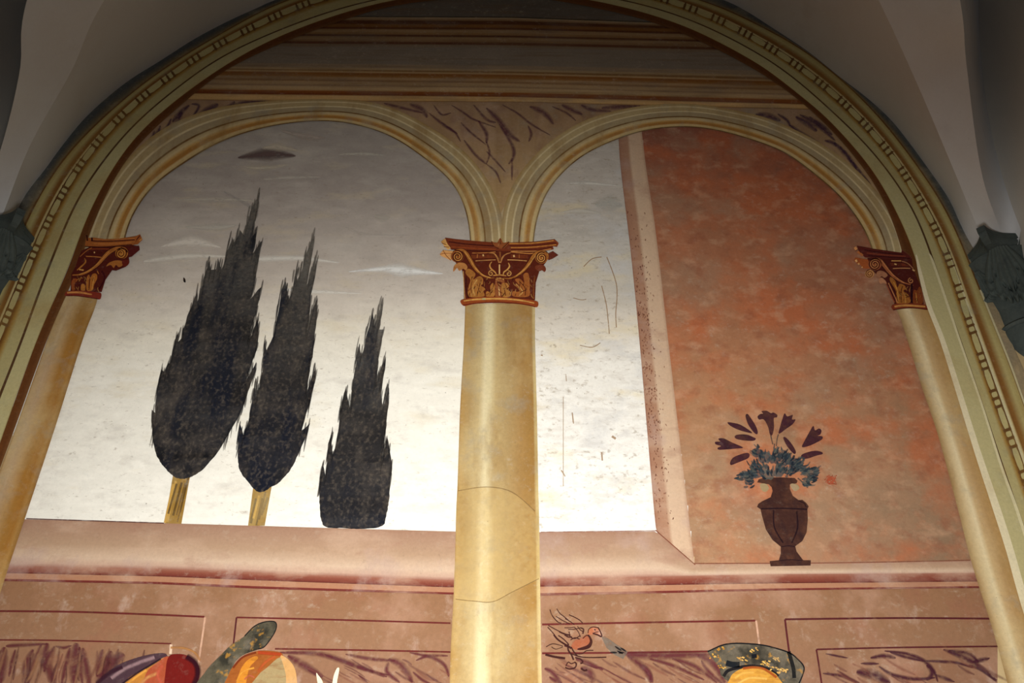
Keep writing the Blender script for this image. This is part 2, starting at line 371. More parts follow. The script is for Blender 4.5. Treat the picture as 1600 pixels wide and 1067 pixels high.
# --- terracotta wall, jamb, sill, dado
def cor(px, py):
    k = fb(px, py, .012, 1.4, 2)
    base = grad([(200, (140, 86, 68)), (330, (158, 104, 76)), (480, (168, 112, 80)), (640, (168, 124, 90)), (760, (168, 130, 98)), (880, (160, 124, 94))], py)
    ex = grad([(1000, (0, 0, 0)), (1150, (0, 0, 0)), (1330, (-10, -8, -4)), (1500, (-22, -14, -8))], px)
    return tuple(max(0, a+b+12*k*g) for a, b, g in zip(base, ex, (1, .4, .2)))
field('painted_wall', 1000, 1545, 185, 885, 5, cor, M_orange, 1, fresco, 'painted terracotta wall on the right, mottled orange, behind the vase',
      inside=lambda x, y: x > 1003+(y-210)*.1232-2)
JL = [(961, 180), (966, 215), (970, 267), (985, 392), (999, 534), (1022, 801), (1027, 833)]
JR = [(998, 180), (1003, 210), (1010, 267), (1025, 367), (1044, 534), (1075, 801), (1085, 881)]
def res2(P, n):
    P = np.array(smooth(P, 6)); s = np.concatenate([[0], np.cumsum(np.hypot(*np.diff(P, axis=0).T))]); q = np.linspace(0, s[-1], n)
    return [(np.interp(a, s, P[:, 0]), np.interp(a, s, P[:, 1])) for a in q]
mb = MB(); add_band(mb, res2(JL, 60), res2(JR, 60), [(0, (144, 100, 80)), (.06, (160, 118, 94)), (.36, (168, 128, 102)), (.46, (202, 174, 146)), (.9, (200, 170, 142)), (1, (180, 146, 120))], depth(2))
mb.build('painted_jamb', M_pink, fresco, 'painted pale pink upright edge of the terracotta wall')
mb = MB(); yy = depth(2)
for k in range(300):
    py = random.choice([random.gauss(500, 60), random.uniform(330, 820), random.uniform(600, 800)]); py = min(max(py, 250), 825)
    xx = np.interp(py, [p[1] for p in JL], [p[0] for p in JL])+abs(random.gauss(8, 11))+3
    add_stroke(mb, [(xx, py), (xx+random.uniform(-1.5, 2), py+random.uniform(1, 4))], random.uniform(.8, 1.8), random.choice([(136, 78, 56, .6), (116, 66, 50, .6), (150, 96, 72, .6)]), yy, n=2)
o = mb.build('flaking_paint', M_line, fresco, 'red-brown flecks on the pale pink jamb'); o['kind'] = 'stuff'

def off(P, d): return [(x, y+d) for x, y in P]
SA = [(-30, 809), (42, 812), (257, 818), (400, 822), (600, 828), (712, 831), (845, 832), (1026, 831)]      # sky / sill
SB = [(-30, 884), (20, 885), (250, 889), (400, 895), (700, 907), (845, 905), (1000, 902), (1200, 898), (1520, 896), (1560, 896)]
SC = [(-30, 896), (20, 896), (250, 901), (400, 907), (700, 918), (845, 917), (1000, 915), (1200, 912), (1520, 909), (1560, 909)]
SD = [(-30, 907), (0, 908), (250, 913), (400, 920), (700, 929), (847, 931), (1000, 928), (1200, 923), (1525, 919), (1560, 919)]
DZ = [(-30, 1120), (800, 1120), (1640, 1120)]
XS = np.linspace(-130, 1558, 168)
def onx(P):
    P = sorted(P); x = [p[0] for p in P]; y = [p[1] for p in P]
    return [(a, float(np.interp(a, x, y))) for a in XS]
up_edge = [(x, (np.interp(x, [p[0] for p in SA], [p[1] for p in SA]) if x < 1028 else (832+(x-1028)*49/55 if x < 1083 else 881-(x-1083)*.012))) for x in XS]
mb = MB(); add_band(mb, up_edge, onx(SB), [(0, (156, 120, 98)), (.08, (160, 126, 104)), (.5, (172, 142, 116)), (.8, (198, 172, 148)), (.93, (186, 154, 134)), (1, (150, 104, 88))], depth(2))
mb.build('painted_sill', M_pink, fresco, 'painted pink sloping sill under the sky, running behind the columns')
mb = MB(); add_band(mb, onx(SB), onx(SC), [(0, (150, 100, 82)), (.35, (132, 74, 58)), (.8, (114, 54, 44)), (1, (84, 36, 32))], depth(2))
add_band(mb, onx(SC), onx(SD), [(0, (166, 120, 92)), (.7, (166, 118, 90)), (.72, (110, 46, 40)), (1, (104, 42, 38))], depth(2))
mb.build('sill_moulding', M_pink, fresco, 'dark red painted moulding along the lower edge of the sill')
mb = MB(); add_band(mb, onx(SD), [(x, 1120) for x in XS], [(0, (140, 102, 74)), (.4, (140, 104, 78)), (1, (132, 94, 74))], depth(1))
dado = mb.build('painted_dado', M_dado, fresco, 'painted pinkish brown panelled wall below the sill')
for p_, w_, c_ in (([(1024, 829), (1055, 856), (1086, 883)], 1.6, (130, 76, 58, .9)), ([(1084, 881), (1300, 880), (1515, 876)], 1.8, (140, 84, 62, .7)), ([(42, 811), (257, 818)], 1.6, (90, 48, 44, .8)), ([(845, 832), (1025, 830)], 1.4, (150, 92, 70, .7))):
    mb = MB(); add_stroke(mb, p_, w_, c_, depth(3)); mb.build('edge_line', M_line, fresco)
RD = (100, 38, 36, .95); LT = (206, 164, 138, .85)
def pline(pts, w, c, nm='panel_line'):
    mb = MB(); add_stroke(mb, pts, w, c, depth(2), soft=.15); mb.build(nm, M_line, dado)
for pts, w, c in (([(-30, 955), (100, 956), (200, 959), (320, 964)], 3.4, RD), ([(321, 965), (316, 1000), (310, 1040)], 3.5, LT), ([(370, 965), (500, 968), (704, 974)], 3, RD), ([(370, 965), (366, 1000), (359, 1060)], 3, (80, 30, 34, .95)),
        ([(847, 976), (1000, 973), (1180, 970)], 3.4, RD), ([(1181, 970), (1185, 1000), (1190, 1040)], 3.5, LT), ([(1226, 968), (1400, 966), (1560, 967)], 3.4, (84, 32, 36, .95)), ([(1226, 968), (1230, 1000), (1240, 1075)], 3.4, (84, 32, 36, .95)),
        ([(-30, 1000), (100, 1001), (268, 1006)], 2.6, RD), ([(268, 1007), (267, 1022)], 5, (214, 186, 160, .95)), ([(430, 1014), (560, 1016), (704, 1019)], 3, RD), ([(847, 1021), (980, 1020), (1110, 1018)], 3.4, RD),
        ([(1275, 1015), (1400, 1012), (1570, 1010)], 3, (84, 32, 36, .95)), ([(1275, 1015), (1279, 1040), (1285, 1080)], 3, (84, 32, 36, .95))):
    pline(pts, w, c)
# marbling of the lower panels
mb = MB(); V1 = (96, 40, 48, .75); yy = depth(2)
def veins(mb, lst, c, yy):
    for i, (pts, w) in enumerate(lst): add_stroke(mb, pts, w*1.7, c, yy-i*.00001, soft=.46, taper=True)
vl = T(0, 980, 8, [(0, 0)])
veins(mb, [(T(0, 980, 8, p), w) for p, w in (([(60, 250), (40, 450), (20, 700)], 12), ([(200, 280), (150, 450), (120, 620)], 5), ([(420, 280), (330, 480), (310, 760)], 8), ([(520, 220), (430, 480), (330, 760)], 7), ([(600, 200), (560, 420), (650, 600), (680, 760)], 12), ([(690, 240), (600, 380), (560, 560)], 6), ([(880, 260), (830, 460), (770, 760)], 6), ([(960, 200), (940, 450), (930, 720)], 14), ([(1040, 260), (1080, 480), (1130, 740)], 9), ([(1000, 250), (1010, 500), (1040, 720)], 6), ([(80, 240), (200, 230), (600, 210)], 5), ([(700, 240), (800, 260), (900, 230)], 4), ([(1290, 280), (1260, 420), (1220, 620)], 8), ([(1400, 300), (1300, 520), (1220, 760)], 12), ([(1560, 340), (1400, 460), (1300, 700)], 18))], V1, yy)
veins(mb, [(T(400, 800, 4, p), w) for p, w in (([(150, 880), (400, 890), (620, 960), (820, 1030)], 7), ([(200, 900), (300, 960), (420, 1030)], 10), ([(430, 890), (560, 940), (700, 990), (830, 1020)], 4), ([(560, 890), (720, 920), (870, 930)], 5), ([(830, 920), (910, 960), (980, 1067)], 9), ([(830, 940), (820, 1000), (900, 1067)], 6), ([(960, 880), (1100, 910), (1180, 960), (1205, 1030)], 5), ([(1000, 930), (1080, 900), (1200, 900)], 4), ([(980, 1000), (1040, 1050), (1100, 1080)], 4), ([(640, 1020), (700, 1067)], 3))], V1, yy-.0003)
veins(mb, [(T(840, 940, 8.4, p), w) for p, w in (([(90, 880), (190, 930), (320, 1080)], 6), ([(150, 990), (230, 1040), (320, 1080)], 5), ([(560, 800), (760, 870), (860, 880), (1140, 1040)], 2.4), ([(500, 760), (640, 800), (860, 900)], 6), ([(560, 880), (650, 900), (720, 1000), (700, 1067)], 9))], V1, yy-.0004)
veins(mb, [(T(800, 800, 4, p), w) for p, w in (([(720, 900), (830, 980), (870, 1067)], 9), ([(700, 890), (900, 900), (1240, 890)], 10), ([(860, 920), (1000, 960), (1200, 1050)], 5), ([(1000, 920), (1130, 960), (1280, 1067)], 6), ([(1160, 900), (1260, 950), (1330, 1067)], 10), ([(780, 940), (850, 1000), (880, 1067)], 6), ([(1180, 930), (1230, 1000), (1320, 1080)], 5))], V1, yy-.0005)
veins(mb, [(T(1250, 1000, 4.57, p), w) for p, w in (([(600, 80), (760, 100), (880, 150), (950, 220), (980, 300)], 5), ([(500, 130), (600, 115), (680, 130)], 6), ([(640, 90), (740, 120), (860, 150)], 4), ([(860, 150), (1000, 155), (1120, 165), (1230, 200)], 4), ([(1020, 70), (1150, 120), (1260, 180), (1400, 290)], 7), ([(1060, 75), (1200, 100), (1270, 160)], 5), ([(1230, 160), (1350, 130)], 6), ([(900, 180), (940, 240), (900, 290)], 6), ([(560, 190), (660, 250), (820, 280), (960, 270)], 5), ([(400, 230), (520, 250), (640, 310)], 12), ([(160, 240), (300, 260), (400, 306)], 4), ([(180, 100), (340, 130)], 3), ([(430, 170), (560, 170)], 4), ([(960, 250), (1100, 300)], 5), ([(1200, 180), (1300, 220), (1400, 300)], 4))], (70, 28, 44, .85), yy-.0006)
for k in range(46):
    x = random.uniform(-10, 190) if k < 26 else random.uniform(150, 215); y = random.uniform(1010, 1040)
    if k >= 26: x = random.uniform(165, 235); y = 1012+random.uniform(0, 30)
    add_stroke(mb, [(x, y), (x-random.uniform(0, 10), y+25), (x-random.uniform(2, 20), y+random.uniform(40, 65))], random.uniform(3, 11), random.choice([(120, 66, 58, .4), (84, 40, 46, .5), (176, 128, 92, .35), (100, 54, 54, .4)]), yy-.0008-k*.000004, soft=.45, taper=True)
for k in range(60):
    x = random.choice([random.uniform(860, 1110), random.uniform(460, 690), random.uniform(1290, 1540)]); y = random.uniform(1026, 1062); L_ = random.uniform(15, 55)
    add_stroke(mb, [(x, y), (x+L_*.5, y+L_*.3+random.uniform(-3, 3)), (x+L_, y+L_*.55)], random.uniform(2, 7), random.choice([(112, 62, 60, .4), (96, 46, 52, .45), (140, 84, 70, .4)]), yy-.0012-k*.000004, soft=.45, taper=True)
o = mb.build('marble_vein', M_wash, fresco, 'purple-brown veining painted on the lower panels'); o['kind'] = 'stuff'

# --- spandrels and entablature
ENT = [(240, 148), (400, 157), (600, 159), (800, 161), (1000, 165), (1200, 171), (1400, 180)]
def sp_col(px, py):
    return tuple(a+14*fb(px, py, .03, 1, 9) for a in grad([(130, (150, 120, 92)), (360, (192, 160, 112))], py))
def in_sp(x, y):
    return True
IL = [(191, 420), (197, 370), (204, 348), (215, 327), (230, 305), (252, 282), (275, 267), (312, 242), (350, 222), (400, 205), (450, 195), (500, 191), (535, 193), (575, 202), (615, 217), (650, 240), (685, 267), (707, 287), (722, 314), (730, 342), (734, 372), (735, 420)]
OL = [(120, 430), (136, 367), (150, 330), (172, 290), (200, 250), (240, 213), (287, 187), (350, 168), (400, 162), (450, 158), (500, 157), (545, 158), (575, 160), (625, 175), (682, 207), (725, 237), (750, 265), (770, 298), (783, 328), (786, 360), (787, 420)]
IR = [(834, 420), (834, 377), (840, 342), (850, 312), (867, 284), (885, 267), (907, 247), (940, 230), (975, 216), (1007, 206), (1050, 201), (1087, 201), (1125, 207), (1162, 217), (1200, 230), (1225, 240), (1262, 267), (1295, 294), (1320, 319), (1340, 347), (1355, 372), (1362, 390), (1368, 430)]
OR = [(784, 420), (784, 360), (786, 325), (800, 292), (817, 265), (837, 242), (875, 212), (912, 190), (962, 175), (1015, 166), (1075, 164), (1112, 168), (1175, 180), (1200, 187), (1242, 205), (1275, 222), (1312, 246), (1345, 275), (1375, 308), (1398, 342), (1410, 370), (1414, 395), (1416, 430)]
mb = MB(); yy = depth(3)
def up_to(O, n=70):
    O = [p for p in O]; return res2(O, n)
lo = [p for p in smooth(OL, 4) if p[1] < 330 and p[0] < 786] + [p for p in smooth(OR, 4) if p[1] < 330 and p[0] > 786]
pts = sorted(lo)
LO = [(x, y+6) for x, y in pts]; HI = [(x, min(y+2, float(np.interp(x, [p[0] for p in ENT], [p[1] for p in ENT]))-8)) for x, y in pts]
add_band(mb, HI, LO, [(0, sp_col), (.5, sp_col), (1, sp_col)], yy)
span = mb.build('painted_spandrel', M_marble, fresco, 'ochre and violet marbled ground between the painted arches and the architrave')
mb = MB(); yy = depth(3); VC = (100, 52, 70, .62)
veins(mb, [(T(600, 140, 4, p), w) for p, w in (([(0, 90), (120, 120), (240, 150)], 4), ([(160, 95), (240, 130), (270, 180)], 7), ([(310, 100), (360, 160), (420, 150)], 3), ([(280, 150), (380, 230), (460, 280)], 4), ([(420, 100), (500, 150), (560, 190), (700, 240)], 3), ([(560, 100), (640, 190), (700, 210)], 4), ([(640, 120), (720, 200), (780, 280), (850, 330)], 7), ([(720, 220), (800, 350), (810, 420), (780, 470)], 5), ([(590, 200), (640, 280), (640, 340)], 5), ([(480, 210), (540, 270), (640, 350)], 3), ([(500, 320), (570, 410), (640, 470)], 4), ([(640, 390), (690, 440), (760, 520)], 3), ([(640, 470), (700, 520), (730, 590)], 3), ([(800, 430), (800, 500), (800, 570)], 3), ([(740, 100), (830, 150), (920, 220), (1040, 290)], 3), ([(910, 110), (1000, 150), (1060, 220)], 7), ([(900, 230), (920, 280), (905, 330)], 4), ([(1110, 100), (1170, 130), (1240, 160)], 6), ([(1050, 110), (1140, 150), (1200, 200)], 3), ([(1230, 100), (1300, 130), (1420, 140)], 5), ([(1360, 120), (1500, 110), (1600, 105)], 7), ([(640, 330), (660, 400), (640, 470)], 3), ([(360, 210), (440, 270), (480, 330)], 3))], VC, yy)
VD = (84, 52, 74, .75)
veins(mb, [(T(180, 130, 5.333, p), w) for p, w in (([(620, 190), (540, 260), (480, 330)], 6), ([(560, 240), (530, 320), (510, 400)], 6), ([(380, 360), (350, 430), (280, 540)], 5), ([(860, 180), (780, 230), (690, 280)], 9), ([(1000, 160), (940, 210), (860, 240)], 6), ([(1260, 150), (1100, 170), (980, 200)], 7), ([(640, 180), (700, 200), (620, 330)], 4), ([(200, 580), (150, 640), (110, 700)], 5), ([(330, 400), (300, 480), (200, 580)], 5), ([(470, 300), (430, 380), (360, 420)], 4))], VD, yy-.0003)
veins(mb, [(T(1180, 140, 6.667, p), w) for p, w in (([(0, 270), (120, 280), (260, 330)], 8), ([(230, 260), (330, 330), (360, 390)], 4), ([(360, 380), (480, 470), (680, 580)], 6), ([(420, 290), (560, 370), (640, 440)], 8), ([(460, 270), (580, 330), (720, 440), (830, 540)], 5), ([(560, 290), (700, 390), (800, 480)], 5), ([(720, 540), (800, 560), (840, 600)], 5), ([(820, 560), (900, 640), (990, 740), (1060, 860)], 6), ([(880, 600), (960, 700), (1000, 770)], 4), ([(1010, 760), (1100, 880), (1200, 1000)], 4))], VD, yy-.0005)
o = mb.build('spandrel_vein', M_wash, fresco, 'violet streaks on the marbled ground above the arches'); o['kind'] = 'stuff'

def yl(x, a):        # entablature line through (400,a0),(800,a1),(1200,a2)
    return float(np.interp(x, [0, 400, 800, 1200, 1600], [a[0]-6, a[0], a[1], a[2], a[2]+10]))
rows = [((-40, -40, -40), (84, 78, 70)), ((26, 28, 42), (92, 86, 76)), ((27, 29, 43), (136, 118, 92)), ((30, 31, 45), (120, 96, 68)), ((32, 34, 47), (74, 44, 26)), ((38, 40, 50), (104, 70, 34)), ((43, 45, 55), (74, 42, 24)), ((46, 48, 58), (128, 104, 74)), ((51, 53, 63), (118, 90, 58)), ((54, 57, 66), (72, 42, 28)), ((57, 60, 69), (120, 98, 70)), ((62, 64, 73), (112, 88, 62)), ((65, 68, 77), (80, 50, 34)), ((69, 72, 81), (108, 94, 76)), ((73, 76, 85), (108, 98, 86)), ((100, 104, 112), (120, 104, 84)), ((106, 110, 119), (138, 118, 88)), ((109, 113, 122), (108, 80, 50)), ((111, 116, 126), (150, 126, 90)), ((113, 118, 128), (112, 72, 34)), ((117, 122, 132), (120, 84, 44)), ((120, 125, 135), (138, 112, 80)), ((124, 129, 139), (116, 88, 60)), ((127, 132, 142), (140, 116, 84)), ((132, 137, 147), (124, 100, 76)), ((135, 139, 149), (152, 128, 94)), ((140, 144, 154), (146, 118, 80)), ((142, 146, 156), (110, 62, 26)), ((146, 151, 161), (94, 48, 22)), ((149, 153, 163), (168, 136, 90)), ((156, 158, 168), (164, 132, 86)), ((158, 160, 170), (104, 70, 44))]
EDG = ([(140, 287), (155, 264), (180, 233), (205, 203), (235, 175), (266, 151), (290, 130), (312, 115), (345, 92), (400, 66), (450, 45), (500, 27), (556, 10), (640, -6)], [(900, -8), (977, 4), (1027, 17), (1100, 43), (1200, 96), (1258, 140), (1300, 179), (1330, 206), (1360, 237), (1384, 267)])
XE = np.linspace(230, 1420, 90); mb = MB(); yy = depth(4)
n = len(XE); v = []; c = []; f = []
seq = []
for k, (a, colr) in enumerate(rows):
    if k > 0: seq.append((tuple(q-1.0 for q in a), rows[k-1][1]))
    seq.append((tuple(q+(1.0 if k else 0) for q in a), colr))
TE = np.linspace(0, 1, 90)
ELx, ERx = [(p[1], p[0]) for p in EDG[0]], [(p[1], p[0]) for p in EDG[1]]
for a, colr in seq:
    xa = float(np.interp(max(a[0], -12), *zip(*sorted(ELx)))); xb = float(np.interp(max(a[2], -12), *zip(*sorted(ERx))))
    if a[0] < -8: xa, xb = 640, 960
    for x in xa+(xb-xa)*TE:
        v.append(put(x, max(yl(x, a), -22), yy)); w = 8*fb(x, a[0], .01, 3, 4); c.append(rgba(tuple(max(0, q*1.22+w) for q in colr)))
for r in range(len(seq)-1):
    for i in range(n-1): f.append((r*n+i, r*n+i+1, (r+1)*n+i+1, (r+1)*n+i))
mb.add(v, face_room(v, f), c); mb.build('painted_entablature', M_top, fresco, 'painted brown stone beam with fine mouldings at the top of the lunette')

# --- the two painted arches
def ang_edge(P, cx, cy, angs):
    P = np.array(smooth(P, 5)); a = np.arctan2(cy-P[:, 1], P[:, 0]-cx); a = np.where(a < -math.pi/2, a+2*math.pi, a); r = np.hypot(P[:, 0]-cx, P[:, 1]-cy)
    o = np.argsort(a); rr = np.interp(angs, a[o], r[o])
    k = (len(angs)//(9 if len(angs) < 150 else 17))|1; ker = np.hanning(k+2)[1:-1]; ker /= ker.sum()
    ex = np.concatenate([2*rr[0]-rr[k:0:-1], rr, 2*rr[-1]-rr[-2:-k-2:-1]]); rr = np.convolve(ex, ker, 'same')[k:k+len(angs)]
    return [(cx+R*math.cos(t), cy-R*math.sin(t)) for R, t in zip(rr, angs)]
def arch(cx, cy, I, O, stops, layer, a0, a1, label):
    angs = np.linspace(math.radians(a0), math.radians(a1), 110)
    mb = MB(); add_band(mb, ang_edge(O, cx, cy, angs), ang_edge(I, cx, cy, angs), stops, depth(layer))
    return mb.build('painted_arch', M_ochre, fresco, label)
CR = (182, 160, 116); CG = (168, 150, 116); DK = (112, 78, 40); OC = (170, 120, 58); WL = (214, 196, 154)
ST = [(0, (170, 140, 88)), (.10, CR), (.115, WL), (.145, WL), (.16, CR), (.30, CR), (.315, WL), (.35, WL), (.365, CG), (.52, CG), (.535, DK), (.565, DK), (.58, CR), (.66, (206, 184, 138)), (.73, (196, 152, 84)), (.77, OC), (.84, OC), (.88, (206, 180, 128)), (.955, (196, 170, 118)), (.965, (110, 80, 44)), (1, (104, 76, 44))]
arch(466, 400, IL, OL, ST, 5, 182, -4, 'painted ochre round arch over the three cypresses')
arch(1098, 400, IR, OR, ST, 5, 183, -6, 'painted ochre round arch over the terracotta wall')

# --- columns
def bandcol(name, A, B, stops, layer, label, mat=M_ochre, n=60):
    mb = MB(); add_band(mb, res2(A, n), res2(B, n), stops, depth(layer)); return mb.build(name, mat, fresco, label)
CSH = bandcol('painted_column_shaft', [(727, 476), (725, 534), (719, 641), (715, 759), (713, 800), (710, 907), (704, 1025), (702, 1110)], [(836, 476), (836, 534), (839, 654), (841, 771), (842, 800), (844, 925), (846, 1050), (848, 1110)],
    [(0, (150, 116, 66)), (.02, (172, 138, 82)), (.12, (168, 140, 92)), (.24, (186, 164, 118)), (.31, (214, 200, 160)), (.38, (212, 198, 156)), (.46, (184, 160, 112)), (.6, (168, 142, 96)), (.78, (162, 128, 78)), (.9, (158, 120, 64)), (.95, (154, 116, 60)), (.97, (188, 164, 112)), (1, (196, 176, 124))], 6, 'central painted ochre column shaft')
mb = MB()
P = T(600, 0, 1, [(0, 0)])
add_poly(mb, smooth([(716, 768), (740, 762), (770, 764), (800, 772), (826, 790), (838, 812), (842, 850), (843, 890), (842, 905), (822, 915), (800, 926), (772, 941), (740, 940), (711, 936), (712, 860)], 4, True), (226, 196, 130, .3), depth(6))
mb.build('plaster_patch', M_wash, CSH, 'lighter yellow repair patch on the central shaft')
for p_ in ([(712, 937), (740, 940), (770, 941), (800, 926), (842, 905)], [(716, 768), (760, 762), (800, 770), (836, 800)]):
    mb = MB(); add_stroke(mb, p_, 1.5, (140, 112, 70, .5), depth(6)); mb.build('patch_edge', M_line, CSH)
bandcol('painted_column_shaft', [(104, 462), (93, 487), (75, 534), (27, 668), (0, 741), (-40, 850), (-128, 1115)], [(155, 464), (148, 487), (130, 534), (88, 668), (44, 801), (12, 897), (-16, 985), (-58, 1115)],
    [(0, (150, 112, 66)), (.05, (180, 152, 112)), (.25, (182, 154, 120)), (.45, (178, 142, 94)), (.62, (160, 114, 52)), (.8, (156, 108, 46)), (.9, (166, 124, 66)), (1, (140, 100, 48))], 6, 'left painted column shaft, pinkish ochre, partly hidden by the arch border')
RS = [(1390, 478), (1402, 490), (1417, 534), (1440, 609), (1465, 684), (1496, 800), (1517, 882), (1550, 987), (1572, 1067), (1584, 1110)]
E5r = [(1449, 478), (1452, 490), (1471, 534), (1498, 619), (1526, 709), (1556, 799), (1576, 862), (1601, 950), (1640, 1070), (1652, 1110)]
bandcol('painted_column_shaft', RS, E5r, [(0, (150, 120, 78)), (.1, (180, 152, 108)), (.24, (206, 184, 142)), (.38, (222, 204, 164)), (.5, (196, 166, 120)), (.7, (178, 144, 96)), (.92, (176, 140, 86)), (1, (160, 124, 70))], 6, 'right painted column shaft with a pale highlight, beside the arch border')

# --- outer arch border
CX, CY = 778, 560
E1 = [(-320, 1170), (-180, 850), (-60, 590), (0, 452), (21, 408), (34, 362), (52, 330), (66, 301), (88, 267), (118, 228), (142, 206), (176, 174), (215, 140), (252, 114), (300, 82), (350, 54), (400, 24), (450, 2), (520, -18), (640, -38), (780, -46), (920, -37), (1030, -14), (1095, 2), (1150, 24), (1200, 50), (1250, 76), (1300, 115), (1350, 160), (1390, 205), (1425, 252), (1440, 272), (1475, 325), (1495, 367), (1512, 412), (1532, 462), (1562, 534), (1600, 636), (1660, 800), (1900, 1290)]
E3 = [(-260, 1160), (-150, 860), (-40, 620), (0, 530), (22, 481), (41, 429), (47, 417), (59, 392), (72, 359), (82, 339), (91, 319), (100, 304), (112, 282), (121, 267), (140, 242), (165, 212), (187, 187), (213, 162), (246, 138), (262, 124), (292, 104), (310, 91), (345, 70), (395, 46), (443, 23), (492, 3), (560, -14), (660, -28), (780, -34), (900, -26), (990, -12), (1050, 5), (1075, 15), (1120, 32), (1157, 52), (1182, 65), (1207, 80), (1257, 114), (1298, 146), (1314, 160), (1330, 176), (1346, 194), (1357, 205), (1371, 218), (1387, 240), (1400, 256), (1417, 282), (1432, 310), (1452, 342), (1462, 365), (1477, 397), (1487, 422), (1497, 460), (1510, 505), (1521, 530), (1530, 556), (1540, 589), (1560, 646), (1582, 704), (1592, 731), (1605, 770), (1660, 920), (1830, 1240)]
E4 = [(-215, 1150), (-110, 875), (-40, 735), (0, 628), (38, 534), (60, 467), (87, 400), (107, 347), (122, 314), (140, 287), (155, 264), (180, 233), (205, 203), (235, 175), (266, 151), (290, 130), (312, 115), (345, 92), (400, 66), (450, 45), (500, 27), (556, 10), (640, -6), (780, -16), (900, -8), (977, 4), (1027, 17), (1100, 43), (1200, 96), (1258, 140), (1300, 179), (1330, 206), (1360, 237), (1384, 267), (1422, 322), (1442, 367), (1457, 414), (1482, 487), (1497, 532), (1532, 634), (1562, 729), (1587, 799), (1610, 870), (1665, 1040), (1750, 1200)]
E5 = [(-170, 1140), (-85, 890), (-40, 812), (0, 702), (12, 668), (60, 532), (82, 482), (100, 442), (112, 417), (122, 384), (137, 342), (150, 317), (162, 292), (180, 261), (199, 235), (217, 211), (242, 188), (270, 164), (292, 147), (315, 130), (345, 110), (370, 94), (400, 77), (450, 54), (500, 35), (560, 16), (620, 2), (700, -7), (800, -9), (880, -4), (917, 2), (975, 14), (1037, 32), (1100, 57), (1200, 112), (1232, 140), (1270, 167), (1294, 190), (1315, 212), (1342, 243), (1367, 275), (1395, 325), (1415, 367), (1425, 392), (1436, 432), (1450, 480), (1470, 532), (1497, 619), (1525, 709), (1555, 799), (1575, 862), (1600, 950), (1650, 1110), (1680, 1160)]
E6 = [(-145, 1130), (-60, 880), (-40, 852), (0, 741), (27, 668), (75, 534), (95, 487), (112, 450), (128, 410), (140, 372), (150, 345), (165, 312), (178, 286), (189, 265), (208, 240), (227, 218), (255, 192), (283, 167), (300, 154), (326, 130), (360, 108), (400, 88), (450, 66), (500, 47), (550, 29), (600, 15), (650, 6), (720, 0), (800, -2), (860, 2), (900, 9), (975, 25), (1037, 43), (1125, 82), (1200, 124), (1223, 140), (1255, 165), (1277, 185), (1307, 215), (1337, 251), (1360, 282), (1374, 304), (1394, 350), (1407, 390)]
ANG = np.linspace(math.radians(213), math.radians(-33), 276)
def edge(P, angs=ANG): return ang_edge(P, CX, CY, angs)
e0, e1, e3, e4, e5 = edge(E0), edge(E1), edge(E3), edge(E4), edge(E5)
def lerp2(A, B, t): return [(a[0]*(1-t)+b[0]*t, a[1]*(1-t)+b[1]*t) for a, b in zip(A, B)]
mb = MB(); rough_e0 = [(x*1.0, y) for x, y in lerp2(e0, e1, -.12)]
def mg(c):
    def g(px, py):
        k = min(1, max(0, (py-360)/70)) if px > 1400 else 0
        return tuple(a*(1-k)+b*k for a, b in zip(c, (168, 148, 112)))
    return g
add_band(mb, rough_e0, e1, [(0, mg((92, 98, 98))), (.45, mg((84, 86, 84))), (.7, mg((104, 96, 78))), (.9, mg((134, 112, 76))), (1, (110, 76, 42))], depth(7))
o = mb.build('plaster_margin', M_grey, fresco, 'rough dark grey plaster edge between the painted border and the white vault')
FA = (180, 168, 118); FB = (188, 178, 130)
mb = MB(); yy = depth(7)
add_band(mb, e1, e3, [(0, (104, 66, 28)), (.05, (112, 74, 32)), (.08, (176, 158, 100)), (.28, (186, 172, 116)), (.42, (160, 134, 84)), (.52, (140, 98, 48)), (.66, (128, 86, 40)), (.72, (204, 186, 132)), (.78, (204, 186, 132)), (.80, (92, 58, 30)), (.85, (96, 62, 32)), (.87, (128, 100, 56)), (1, (128, 100, 56))], yy)
add_band(mb, e3, e4, [(0, (128, 100, 56)), (.12, (128, 100, 56)), (.14, (104, 66, 30)), (.22, (128, 88, 36)), (.34, (164, 132, 68)), (.5, FA), (.93, FA), (.935, (84, 58, 34)), (1, (84, 58, 34))], yy-.00003)
nb = 232
i5 = max(i for i, a in enumerate(ANG) if a > math.radians(10))
add_band(mb, e4, e5, [(0, (84, 58, 34)), (.05, (84, 58, 34)), (.07, FB), (.93, FB), (1, (170, 156, 100))], yy-.00006)
border = mb.build('arch_border', M_border, fresco, 'wide yellow-ochre painted moulding framing the whole lunette')
A6 = [a for a in ANG if math.radians(8.5) < a]
mb = MB(); add_band(mb, ang_edge(E5, CX, CY, A6), ang_edge(E6, CX, CY, A6), [(0, (104, 64, 26)), (.12, (100, 58, 24)), (.55, (96, 56, 26)), (1, (112, 74, 40))], depth(7)-.0002)
mb.build('border_shadow_line', M_brown, fresco, 'dark brown inner edge of the arch border')
mb = MB(); yy = depth(8)
add_stroke(mb, [(1430, 400), (1437, 432), (1450, 480), (1471, 534), (1498, 619), (1526, 709), (1556, 799), (1576, 862), (1601, 950), (1650, 1100)], [2, 6, 7, 8, 9, 10, 12, 12, 13, 13], (226, 214, 178), yy)
add_stroke(mb, [(1450, 398), (1457, 414), (1482, 487), (1497, 532), (1532, 634), (1562, 729), (1587, 799), (1610, 870)], [1, 4, 4, 3.5, 3.5, 4, 5, 5], (216, 206, 164), yy)
add_stroke(mb, [(1482, 400), (1500, 450), (1531, 534), (1555, 601), (1583, 680), (1597, 719), (1610, 760)], [2, 3, 3.5, 4, 4, 4, 4], (212, 202, 160), yy)
